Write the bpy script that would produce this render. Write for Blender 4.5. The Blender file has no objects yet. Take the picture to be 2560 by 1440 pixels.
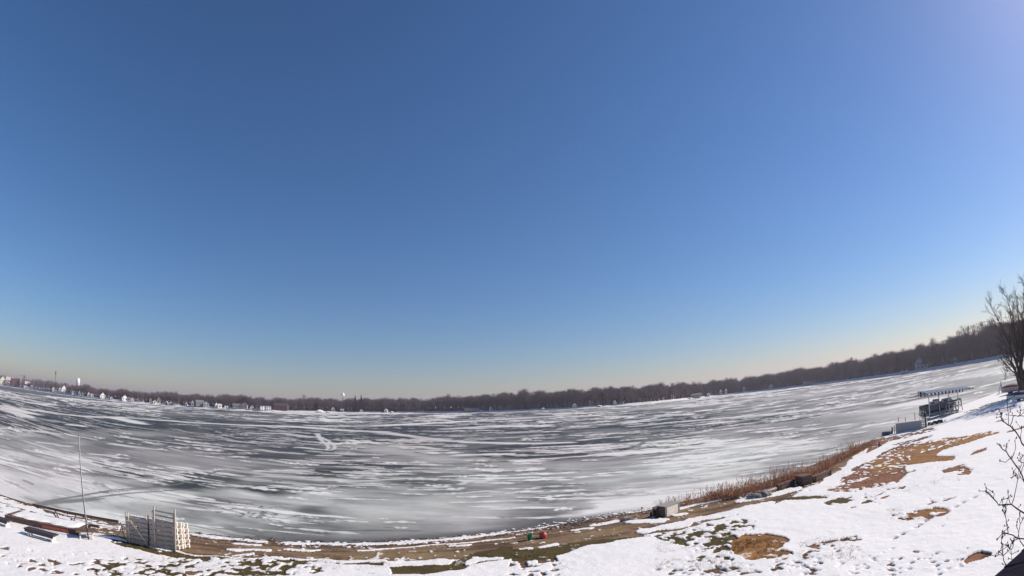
import bpy, math, random
import numpy as np
from mathutils import Vector, Matrix

SC = bpy.context.scene
COL = SC.collection
rnd = random.Random(7)

# ------------------------------------------------------------------ camera
FPX, PITCH, ROLL, CAMZ = 1260.0, 0.231256, -0.041015, 7.0     # wide lens, radians; 2560 px wide frame
cd = bpy.data.cameras.new('camera')
cam = bpy.data.objects.new('camera', cd)
COL.objects.link(cam)
SC.camera = cam
cd.type = 'PANO'
cd.panorama_type = 'FISHEYE_LENS_POLYNOMIAL'
cd.sensor_width = 36.0
cd.fisheye_fov = math.pi
cd.fisheye_polynomial_k0 = 0.0
cd.fisheye_polynomial_k1 = -2560 / 36.0 / FPX
cd.fisheye_polynomial_k2 = 0.0
cd.fisheye_polynomial_k3 = 0.0
cd.fisheye_polynomial_k4 = 0.0
cd.clip_start, cd.clip_end = 0.05, 30000
cp, sp, cr, sr = math.cos(PITCH), math.sin(PITCH), math.cos(ROLL), math.sin(ROLL)
_f, _u, _r = Vector((0, cp, sp)), Vector((0, -sp, cp)), Vector((1, 0, 0))
_X, _Y = cr * _r + sr * _u, -sr * _r + cr * _u
cam.matrix_world = Matrix(((_X.x, _Y.x, -_f.x, 0), (_X.y, _Y.y, -_f.y, 0), (_X.z, _Y.z, -_f.z, CAMZ), (0, 0, 0, 1)))

# ------------------------------------------------------------------ sky and sun
SUN_AZ, SUN_EL = math.radians(77), math.radians(33)
world = bpy.data.worlds.new('World')
SC.world = world
world.use_nodes = True
wn = world.node_tree
sky = wn.nodes.new('ShaderNodeTexSky')
sky.sky_type = 'NISHITA'
sky.sun_disc = False
sky.sun_elevation, sky.sun_rotation = SUN_EL, SUN_AZ
sky.air_density, sky.dust_density, sky.ozone_density = 1.1, 0.2, 5.0
bw = wn.nodes.new('ShaderNodeRGBToBW')
hsv = wn.nodes.new('ShaderNodeMix')                            # the camera's colour saturation
hsv.data_type, hsv.clamp_factor = 'RGBA', False
hsv.inputs[0].default_value = 1.42
wb = wn.nodes.new('ShaderNodeMix')
wb.data_type, wb.blend_type = 'RGBA', 'MULTIPLY'
wb.inputs[0].default_value = 1.0
wb.inputs[7].default_value = (1.03, 0.885, 0.925, 1)           # the camera's white balance
wn.links.new(sky.outputs[0], bw.inputs[0])
wn.links.new(bw.outputs[0], hsv.inputs[6])
wn.links.new(sky.outputs[0], hsv.inputs[7])
wn.links.new(hsv.outputs[2], wb.inputs[6])
wn.links.new(wb.outputs[2], wn.nodes['Background'].inputs[0])
wn.nodes['Background'].inputs[1].default_value = 0.087
sun_l = bpy.data.lights.new('sun', 'SUN')
sun_l.energy, sun_l.angle, sun_l.color = 5.0, math.radians(0.53), (1.0, 0.92, 0.81)
sun = bpy.data.objects.new('sun', sun_l)
COL.objects.link(sun)
SUNV = Vector((math.sin(SUN_AZ) * math.cos(SUN_EL), math.cos(SUN_AZ) * math.cos(SUN_EL), math.sin(SUN_EL)))
sun.rotation_euler = SUNV.to_track_quat('Z', 'Y').to_euler()
vs = SC.view_settings
vs.view_transform, vs.look, vs.exposure, vs.gamma = 'Standard', 'None', 0.07, 1.0
vs.use_curve_mapping = False


# ------------------------------------------------------------------ helpers
def ray(px, py):
    """direction of the photograph's pixel (2560 x 1440) from the camera"""
    x = (np.asarray(px, float) - 1280) / FPX
    y = -(np.asarray(py, float) - 720) / FPX
    x, y = cr * x - sr * y, sr * x + cr * y
    r = np.hypot(x, y)
    s = np.where(r > 1e-9, np.sin(r) / np.maximum(r, 1e-9), 1.0)
    dx, dy, dz = x * s, y * s, np.cos(r)
    return np.stack([dx, dz * cp - dy * sp, dz * sp + dy * cp], -1)


# near shoreline y(x)
SH = np.array([(-400, 5), (-120, 14), (-60, 17.6), (-31.5, 19.4), (-25, 20.3), (-21.5, 21.2), (-17.1, 22.5), (-12.2, 23.5), (-9.1, 24.2), (-4.3, 26),
               (-.5, 27.3), (2.6, 28.7), (8.3, 30.5), (12, 31.8), (16.7, 33), (21, 34.9), (28.7, 39), (37.2, 43.2), (44, 46.2),
               (55, 49.8), (62, 51.4), (72, 53.5), (100, 61), (160, 82), (400, 150)], float)
_sx = np.linspace(-400, 400, 4001)
_sy = np.interp(_sx, SH[:, 0], SH[:, 1])
_k = np.exp(-np.linspace(-2, 2, 17) ** 2)
_sy = np.convolve(np.pad(_sy, 8, 'edge'), _k / _k.sum(), 'valid')


def inland(x, y):
    return (np.interp(x, _sx, _sy) - y) * 0.93


def _hash(ix, iy, seed):
    h = (ix.astype(np.int64) * 374761393 + iy.astype(np.int64) * 668265263 + seed * 974634777) & 0x7fffffff
    h = ((h ^ (h >> 13)) * 1274126177) & 0x7fffffff
    return ((h ^ (h >> 16)) & 0xffffff) / float(0xffffff)


def vnoise(x, y, seed=0):
    ix, iy = np.floor(x), np.floor(y)
    fx, fy = x - ix, y - iy
    fx, fy = fx * fx * fx * (fx * (fx * 6 - 15) + 10), fy * fy * fy * (fy * (fy * 6 - 15) + 10)
    a, b = _hash(ix, iy, seed), _hash(ix + 1, iy, seed)
    c, d = _hash(ix, iy + 1, seed), _hash(ix + 1, iy + 1, seed)
    return (a + (b - a) * fx) * (1 - fy) + (c + (d - c) * fx) * fy


def fbm(x, y, seed=0, octs=4, gain=.5):
    t, a, s = 0, 1.0, 0
    for o in range(octs):
        t = t + a * vnoise(x * 2 ** o + o * 17.3, y * 2 ** o - o * 9.1, seed + o * 7)
        s += a
        a *= gain
    return t / s


def gnoise(x, y, seed=0):
    """gradient noise, about -.7 .. .7"""
    ix, iy = np.floor(x), np.floor(y)
    fx, fy = x - ix, y - iy
    ux, uy = fx * fx * fx * (fx * (fx * 6 - 15) + 10), fy * fy * fy * (fy * (fy * 6 - 15) + 10)

    def g(i, j):
        a = _hash(ix + i, iy + j, seed) * 6.2832
        return np.cos(a) * (fx - i) + np.sin(a) * (fy - j)
    a, b, c, d = g(0, 0), g(1, 0), g(0, 1), g(1, 1)
    return (a + (b - a) * ux) * (1 - uy) + (c + (d - c) * ux) * uy


def sstep(a, b, x):
    t = np.clip((x - a) / (b - a), 0, 1)
    return t * t * (3 - 2 * t)


def base_h(x, y):
    s = inland(x, y)
    z = np.where(s < 0, np.maximum(-.5, .12 * s), .11 * np.minimum(s, 3.2) + .03 * np.clip(s - 3.2, 0, 40))
    z = z + np.where(s > 3, .10 * (fbm(x / 5, y / 5, 3, 3) - .5) * sstep(3, 6, s), 0)
    return z


def gz(x, y):
    return float(base_h(np.array([x], float), np.array([y], float))[0])


def at(px, py, dz=0.0):
    """the point of the ground (or ice) that the photograph shows at a pixel"""
    d = ray(px, py)
    z = np.zeros(d.shape[:-1])
    for _ in range(25):
        t = (z + dz - CAMZ) / d[..., 2]
        zz = np.maximum(base_h(d[..., 0] * t, d[..., 1] * t), 0)
        z = .5 * z + .5 * zz
    return np.stack([d[..., 0] * t, d[..., 1] * t, z], -1)


def atv(px, py):
    return Vector(at(px, py))


# ------------------------------------------------------------------ materials
def mat(name, col, rough=.8, spec=.3, var=.18, scale=6.0, bump=0.0, metal=0.0, stretch=(1, 1, 1), col2=None):
    m = bpy.data.materials.new(name)
    m.use_nodes = True
    nt = m.node_tree
    b = nt.nodes['Principled BSDF']
    b.inputs['Roughness'].default_value = rough
    b.inputs['Specular IOR Level'].default_value = spec
    b.inputs['Metallic'].default_value = metal
    tc = nt.nodes.new('ShaderNodeTexCoord')
    mp = nt.nodes.new('ShaderNodeMapping')
    mp.inputs['Scale'].default_value = stretch
    nz = nt.nodes.new('ShaderNodeTexNoise')
    nz.inputs['Scale'].default_value = scale
    nz.inputs['Detail'].default_value = 5
    rp = nt.nodes.new('ShaderNodeValToRGB')
    rp.color_ramp.elements[0].position, rp.color_ramp.elements[1].position = .3, .7
    c2 = col2 or tuple(min(1, c * (1 + var)) for c in col)
    c1 = col if col2 else tuple(c * (1 - var) for c in col)
    rp.color_ramp.elements[0].color = (*c1, 1)
    rp.color_ramp.elements[1].color = (*c2, 1)
    nt.links.new(tc.outputs['Object'], mp.inputs[0])
    nt.links.new(mp.outputs[0], nz.inputs['Vector'])
    nt.links.new(nz.outputs[0], rp.inputs[0])
    nt.links.new(rp.outputs[0], b.inputs['Base Color'])
    if bump:
        bp = nt.nodes.new('ShaderNodeBump')
        bp.inputs['Strength'].default_value = bump
        bp.inputs['Distance'].default_value = .02
        nt.links.new(nz.outputs[0], bp.inputs['Height'])
        nt.links.new(bp.outputs[0], b.inputs['Normal'])
    return m


def cloth_mat(name, col):
    """thin canvas that lets daylight through"""
    m = bpy.data.materials.new(name)
    m.use_nodes = True
    nt = m.node_tree
    b = nt.nodes['Principled BSDF']
    nz = nt.nodes.new('ShaderNodeTexNoise')
    nz.inputs['Scale'].default_value = 3
    mr = nt.nodes.new('ShaderNodeMix')
    mr.data_type = 'RGBA'
    mr.inputs[6].default_value = (*[c * .94 for c in col], 1)
    mr.inputs[7].default_value = (*col, 1)
    nt.links.new(nz.outputs[0], mr.inputs[0])
    nt.links.new(mr.outputs[2], b.inputs['Base Color'])
    b.inputs['Roughness'].default_value = .8
    tr = nt.nodes.new('ShaderNodeBsdfTranslucent')
    nt.links.new(mr.outputs[2], tr.inputs['Color'])
    ms = nt.nodes.new('ShaderNodeMixShader')
    ms.inputs[0].default_value = .2
    nt.links.new(b.outputs[0], ms.inputs[1])
    nt.links.new(tr.outputs[0], ms.inputs[2])
    nt.links.new(ms.outputs[0], nt.nodes['Material Output'].inputs['Surface'])
    return m


M = dict(
    bark=mat('bark', (.085, .065, .055), .95, .1, .35, 5, .5, stretch=(1, 1, .25)),
    twig=mat('twig', (.10, .078, .066), .95, .1, .3, 3),
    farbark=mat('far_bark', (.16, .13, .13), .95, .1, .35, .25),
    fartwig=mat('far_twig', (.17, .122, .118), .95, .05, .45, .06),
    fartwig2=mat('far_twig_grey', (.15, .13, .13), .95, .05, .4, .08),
    needle=mat('needle', (.03, .04, .03), .9, .1, .4, .4),
    reed=mat('dry_reed', (.52, .275, .155), .9, .1, .4, 1.2),
    reedp=mat('pale_reed', (.62, .47, .33), .9, .1, .3, 1.2),
    oldwood=mat('weathered_wood', (.40, .335, .295), .85, .2, .3, 5, .4, stretch=(1, 6, 6)),
    palewood=mat('pale_wood', (.55, .46, .37), .8, .2, .2, 6, .3, stretch=(1, 6, 6)),
    greywood=mat('grey_wood', (.33, .30, .28), .85, .2, .25, 5, .4, stretch=(1, 6, 6)),
    brownwood=mat('brown_wood', (.15, .095, .075), .85, .2, .3, 5, .4, stretch=(1, 6, 6)),
    darkwood=mat('dark_wood', (.06, .045, .042), .85, .2, .3, 5, .4),
    snow=mat('snow_heap', (.86, .82, .79), .9, .1, .04, 8, .6),
    creampaint=mat('cream_paint', (.82, .755, .67), .6, .3, .12, 4, .2, stretch=(1, 5, 5)),
    whitepaint=mat('white_paint', (.76, .74, .71), .55, .4, .06, 4, .1),
    whiteplast=mat('white_plastic', (.72, .70, .66), .45, .4, .08, 5),
    greymetal=mat('grey_metal', (.36, .36, .37), .45, .5, .12, 6, 0, .6),
    paleboard=mat('pale_board', (.44, .385, .335), .6, .4, .06, 2),
    darkmetal=mat('dark_metal', (.05, .05, .055), .5, .5, .2, 8, 0, .4),
    red=mat('red_plastic', (.52, .06, .045), .45, .5, .18, 9),
    redfade=mat('faded_red', (.30, .085, .06), .6, .3, .25, 5),
    green=mat('green_plastic', (.01, .20, .075), .45, .5, .2, 8),
    canvas=cloth_mat('white_canvas', (.86, .84, .81)),
    gapshade=mat('gap_shade', (.06, .055, .06), .8, .2, .15, 4),  # dark colour standing for shadow between the canopy bands
    seat=mat('grey_vinyl', (.36, .35, .34), .6, .3, .15, 4),
    hulldark=mat('dark_cover', (.12, .11, .125), .7, .3, .2, 4),
    rust=mat('rust_cover', (.21, .115, .095), .8, .2, .25, 3),
    stone=mat('field_stone', (.27, .235, .205), .9, .2, .35, 4, .6),
    glass=mat('window_glass', (.035, .04, .05), .15, .6, .2, 3),
    shingle=mat('dark_shingle', (.022, .020, .030), 1.0, .0, .3, 22, .6),
    fascia=mat('fascia_paint', (.05, .035, .085), .6, .3, .1, 6),
    roofgrey=mat('grey_roof', (.20, .185, .185), .85, .2, .2, 1.5),
    roofdark=mat('dark_roof', (.09, .075, .075), .85, .2, .2, 1.5),
    roofpink=mat('pale_roof', (.62, .50, .48), .85, .2, .15, 1.5),
    roofred=mat('red_roof', (.26, .09, .075), .85, .2, .2, 1.5),
    steelwhite=mat('white_steel', (.80, .80, .80), .45, .4, .04, .4),
    steelgrey=mat('grey_steel', (.20, .19, .20), .5, .4, .15, 1),
)
WALLS = dict(
    white=mat('white_siding', (.80, .77, .74), .7, .3, .06, 1, stretch=(.2, .2, 3)),
    cream=mat('cream_siding', (.68, .63, .50), .7, .3, .08, 1, stretch=(.2, .2, 3)),
    tan=mat('tan_siding', (.40, .33, .29), .8, .2, .12, 1, stretch=(.2, .2, 3)),
    grey=mat('grey_siding', (.40, .39, .39), .8, .2, .12, 1, stretch=(.2, .2, 3)),
    teal=mat('grey_green_siding', (.22, .24, .23), .8, .2, .12, 1, stretch=(.2, .2, 3)),
    pink=mat('rose_siding', (.55, .43, .43), .8, .2, .1, 1, stretch=(.2, .2, 3)),
    brick=mat('red_brick', (.19, .10, .085), .9, .2, .25, 1.5),
    dark=mat('dark_siding', (.10, .085, .09), .8, .2, .2, 1, stretch=(.2, .2, 3)),
)


# ------------------------------------------------------------------ mesh builder
class MB:
    def __init__(self):
        self.v, self.f = [], []

    def add(self, vs_, fs_):
        o = len(self.v)
        self.v += [tuple(p) for p in vs_]
        self.f += [tuple(i + o for i in f) for f in fs_]

    def box(self, c, s, rz=0.0, rx=0.0, bev=0.0):
        hx, hy, hz = s[0] / 2, s[1] / 2, s[2] / 2
        R = Matrix.Rotation(rz, 3, 'Z') @ Matrix.Rotation(rx, 3, 'X')
        c = Vector(c)
        if bev <= 0:
            P = [Vector((x, y, z)) for z in (-hz, hz) for x, y in ((-hx, -hy), (hx, -hy), (hx, hy), (-hx, hy))]
            F = [(3, 2, 1, 0), (4, 5, 6, 7), (0, 1, 5, 4), (1, 2, 6, 5), (2, 3, 7, 6), (3, 0, 4, 7)]
        else:
            b = min(bev, hx * .9, hy * .9, hz * .9)
            P = []
            for z, i in ((-hz, b), (-hz + b, 0), (hz - b, 0), (hz, b)):
                for x, y in ((-hx + i, -hy + i), (hx - i, -hy + i), (hx - i, hy - i), (-hx + i, hy - i)):
                    P.append(Vector((x, y, z)))
            F = [(3, 2, 1, 0), (12, 13, 14, 15)]
            for k in range(3):
                for j in range(4):
                    a, d = k * 4 + j, k * 4 + (j + 1) % 4
                    F.append((a, d, d + 4, a + 4))
        self.add([c + R @ p for p in P], F)
        return self

    def beam(self, p, q, w, h):
        p, q = Vector(p), Vector(q)
        d = (q - p).normalized()
        up = Vector((0, 0, 1)) if abs(d.z) < .95 else Vector((0, 1, 0))
        s = d.cross(up).normalized()
        u = s.cross(d).normalized()
        P = [e + s * (a * w / 2) + u * (b * h / 2) for e in (p, q) for a, b in ((-1, -1), (1, -1), (1, 1), (-1, 1))]
        self.add(P, [(0, 1, 2, 3), (7, 6, 5, 4), (0, 4, 5, 1), (1, 5, 6, 2), (2, 6, 7, 3), (3, 7, 4, 0)])
        return self

    def path(self, pts, rads, n=6, cap=True):
        pts = [Vector(p) for p in pts]
        o = len(self.v)
        for i, p in enumerate(pts):
            d = (pts[min(i + 1, len(pts) - 1)] - pts[max(i - 1, 0)])
            d = d.normalized() if d.length > 1e-9 else Vector((0, 0, 1))
            a = Vector((0, 0, 1)) if abs(d.z) < .9 else Vector((1, 0, 0))
            s = d.cross(a).normalized()
            u = s.cross(d)
            for k in range(n):
                t = 2 * math.pi * k / n
                self.v.append(tuple(p + (s * math.cos(t) + u * math.sin(t)) * rads[i]))
        for i in range(len(pts) - 1):
            for k in range(n):
                a, b = o + i * n + k, o + i * n + (k + 1) % n
                self.f.append((a, b, b + n, a + n))
        if cap:
            self.f.append(tuple(o + k for k in range(n - 1, -1, -1)))
            e = o + (len(pts) - 1) * n
            self.f.append(tuple(e + k for k in range(n)))
        return self

    def tube(self, p, q, r0, r1=None, n=6):
        return self.path([p, q], [r0, r0 if r1 is None else r1], n)

    def lathe(self, prof, n=14, c=(0, 0, 0)):
        o = len(self.v)
        for r, z in prof:
            for k in range(n):
                t = 2 * math.pi * k / n
                self.v.append((c[0] + r * math.cos(t), c[1] + r * math.sin(t), c[2] + z))
        for i in range(len(prof) - 1):
            for k in range(n):
                a, b = o + i * n + k, o + i * n + (k + 1) % n
                self.f.append((a, b, b + n, a + n))
        self.f.append(tuple(o + k for k in range(n - 1, -1, -1)))
        e = o + (len(prof) - 1) * n
        self.f.append(tuple(e + k for k in range(n)))
        return self

    def ribbon(self, p, q, w, side):
        p, q, s = Vector(p), Vector(q), Vector(side).normalized() * w / 2
        self.add([p - s, p + s, q + s * .35, q - s * .35], [(0, 1, 2, 3)])
        return self

    def mesh(self, name, m, smooth=False):
        me = bpy.data.meshes.new(name)
        me.from_pydata(self.v, [], self.f)
        me.materials.append(m)
        if smooth:
            me.polygons.foreach_set('use_smooth', [True] * len(me.polygons))
        return me

    def build(self, name, m, parent=None, smooth=False):
        return link(name, self.mesh(name, m, smooth), parent)


def link(name, me, parent=None):
    o = bpy.data.objects.new(name, me)
    COL.objects.link(o)
    if parent is not None:
        o.parent = parent
    return o


def tag(o, label=None, cat=None, group=None, kind=None):
    if label:
        o['label'] = label
    if cat:
        o['category'] = cat
    if group:
        o['group'] = group
    if kind:
        o['kind'] = kind
    return o


def empty(name, loc, rz=0.0, label=None, cat=None, group=None):
    o = bpy.data.objects.new(name, None)
    o.empty_display_size = .3
    COL.objects.link(o)
    o.location = loc
    o.rotation_euler = (0, 0, rz)
    return tag(o, label, cat, group)


def copy_tree(o, parent=None):
    c = o.copy()
    COL.objects.link(c)
    if parent is not None:
        c.parent = parent
    for ch in [x for x in o.children]:
        copy_tree(ch, c)
    return c


def np_mesh(name, V, F, m, attrs=None, smooth=True):
    """big quad mesh from numpy arrays; attrs: {name: (N,) floats or (N,3) colours}"""
    me = bpy.data.meshes.new(name)
    n, k = len(F), F.shape[1]
    me.vertices.add(len(V))
    me.vertices.foreach_set('co', V.astype(np.float32).ravel())
    me.loops.add(n * k)
    me.loops.foreach_set('vertex_index', F.astype(np.int32).ravel())
    me.polygons.add(n)
    me.polygons.foreach_set('loop_start', np.arange(0, n * k, k, dtype=np.int32))
    me.polygons.foreach_set('loop_total', np.full(n, k, dtype=np.int32))
    me.polygons.foreach_set('use_smooth', np.full(n, smooth))
    for an, av in (attrs or {}).items():
        if av.ndim == 1:
            a = me.attributes.new(an, 'FLOAT', 'POINT')
            a.data.foreach_set('value', av.astype(np.float32))
        else:
            a = me.attributes.new(an, 'FLOAT_VECTOR', 'POINT')
            a.data.foreach_set('vector', av.astype(np.float32).ravel())
    me.update(calc_edges=True)
    me.materials.append(m)
    return me


def polar(az, d):
    """grid of vertices by azimuth (columns) and distance (rows)"""
    A, D = np.meshgrid(az, d)
    nA, nD = len(az), len(d)
    i = np.arange(nD - 1)[:, None] * nA + np.arange(nA - 1)[None, :]
    F = np.stack([i, i + 1, i + 1 + nA, i + nA], -1).reshape(-1, 4)
    return (D * np.sin(A)).ravel(), (D * np.cos(A)).ravel(), D.ravel(), F[:, ::-1]


def in_poly(x, y, P):
    inside = np.zeros(x.shape, bool)
    n = len(P)
    for i in range(n):
        x0, y0 = P[i]
        x1, y1 = P[(i + 1) % n]
        c = ((y0 > y) != (y1 > y))
        xi = (x1 - x0) * (y - y0) / ((y1 - y0) if abs(y1 - y0) > 1e-12 else 1e-12) + x0
        inside ^= c & (x < xi)
    return inside


def dist_line(x, y, P):
    d = np.full(x.shape, 1e9)
    for (x0, y0), (x1, y1) in zip(P[:-1], P[1:]):
        dx, dy = x1 - x0, y1 - y0
        t = np.clip(((x - x0) * dx + (y - y0) * dy) / (dx * dx + dy * dy + 1e-12), 0, 1)
        d = np.minimum(d, np.hypot(x - x0 - t * dx, y - y0 - t * dy))
    return d


# ------------------------------------------------------------------ far shore
FS = np.array([(-180, 1500), (-80, 1700), (-62, 1560), (-58, 1450), (-55, 1180), (-50, 850), (-46, 715), (-39, 640), (-30, 580), (-20, 575), (-10, 560), (0, 505), (8, 490),
               (15, 510), (22, 600), (28, 620), (36, 545), (43, 432), (50, 385), (57, 345), (65, 300), (80, 260), (110, 300), (180, 1500)], float)


def far_r(az_deg):
    a = np.asarray(az_deg, float)
    return (np.interp(a - 1.5, FS[:, 0], FS[:, 1]) + np.interp(a, FS[:, 0], FS[:, 1]) + np.interp(a + 1.5, FS[:, 0], FS[:, 1])) / 3


def far_h(over, az_deg):
    """height of the far land at a distance beyond its shoreline"""
    hill = np.interp(az_deg, [-60, -55, -50, -44], [9, 6, 2, 0])
    return .25 + 1.5 * sstep(0, 7, over) + .012 * np.clip(over, 0, 150) + hill * sstep(10, 120, over)

# ------------------------------------------------------------------ lake ice
def shader_attr(nt, name, out):
    a = nt.nodes.new('ShaderNodeAttribute')
    a.attribute_name = name
    return a.outputs[out]


def math_node(nt, op, a, b=None, clamp=False):
    n = nt.nodes.new('ShaderNodeMath')
    n.operation = op
    n.use_clamp = clamp
    for i, v in enumerate((a, b)):
        if v is None:
            continue
        if isinstance(v, (int, float)):
            n.inputs[i].default_value = v
        else:
            nt.links.new(v, n.inputs[i])
    return n.outputs[0]


def ice_material():
    m = bpy.data.materials.new('lake_ice')
    m.use_nodes = True
    nt = m.node_tree
    b = nt.nodes['Principled BSDF']
    tone = shader_attr(nt, 'tone', 'Fac')
    hue = shader_attr(nt, 'hue', 'Fac')
    geo = nt.nodes.new('ShaderNodeNewGeometry')
    mp = nt.nodes.new('ShaderNodeMapping')
    mp.inputs['Scale'].default_value = (.6, 1.2, 1)
    nt.links.new(geo.outputs['Position'], mp.inputs[0])
    nz = nt.nodes.new('ShaderNodeTexNoise')
    nz.inputs['Scale'].default_value = 2.2
    nz.inputs['Detail'].default_value = 4
    nt.links.new(mp.outputs[0], nz.inputs['Vector'])
    d = math_node(nt, 'MULTIPLY', math_node(nt, 'SUBTRACT', nz.outputs[0], .5), .10)
    t = math_node(nt, 'ADD', tone, d, True)
    alb = math_node(nt, 'POWER', t, 2.15)
    alb = math_node(nt, 'MULTIPLY', alb, .90)
    cool = nt.nodes.new('ShaderNodeMix')
    cool.data_type = 'RGBA'
    cool.inputs[6].default_value = (1.0, .935, .885, 1)
    cool.inputs[7].default_value = (.98, .97, .895, 1)
    nt.links.new(hue, cool.inputs[0])
    mul = nt.nodes.new('ShaderNodeVectorMath')
    mul.operation = 'SCALE'
    nt.links.new(cool.outputs[2], mul.inputs[0])
    nt.links.new(alb, mul.inputs['Scale'])
    nt.links.new(mul.outputs[0], b.inputs['Base Color'])
    rough = math_node(nt, 'ADD', math_node(nt, 'MULTIPLY', t, .5), .35, True)
    nt.links.new(rough, b.inputs['Roughness'])
    b.inputs['Specular IOR Level'].default_value = .06
    bp = nt.nodes.new('ShaderNodeBump')
    bp.inputs['Strength'].default_value = .25
    bp.inputs['Distance'].default_value = .03
    nt.links.new(nz.outputs[0], bp.inputs['Height'])
    nt.links.new(bp.outputs[0], b.inputs['Normal'])
    return m


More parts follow.
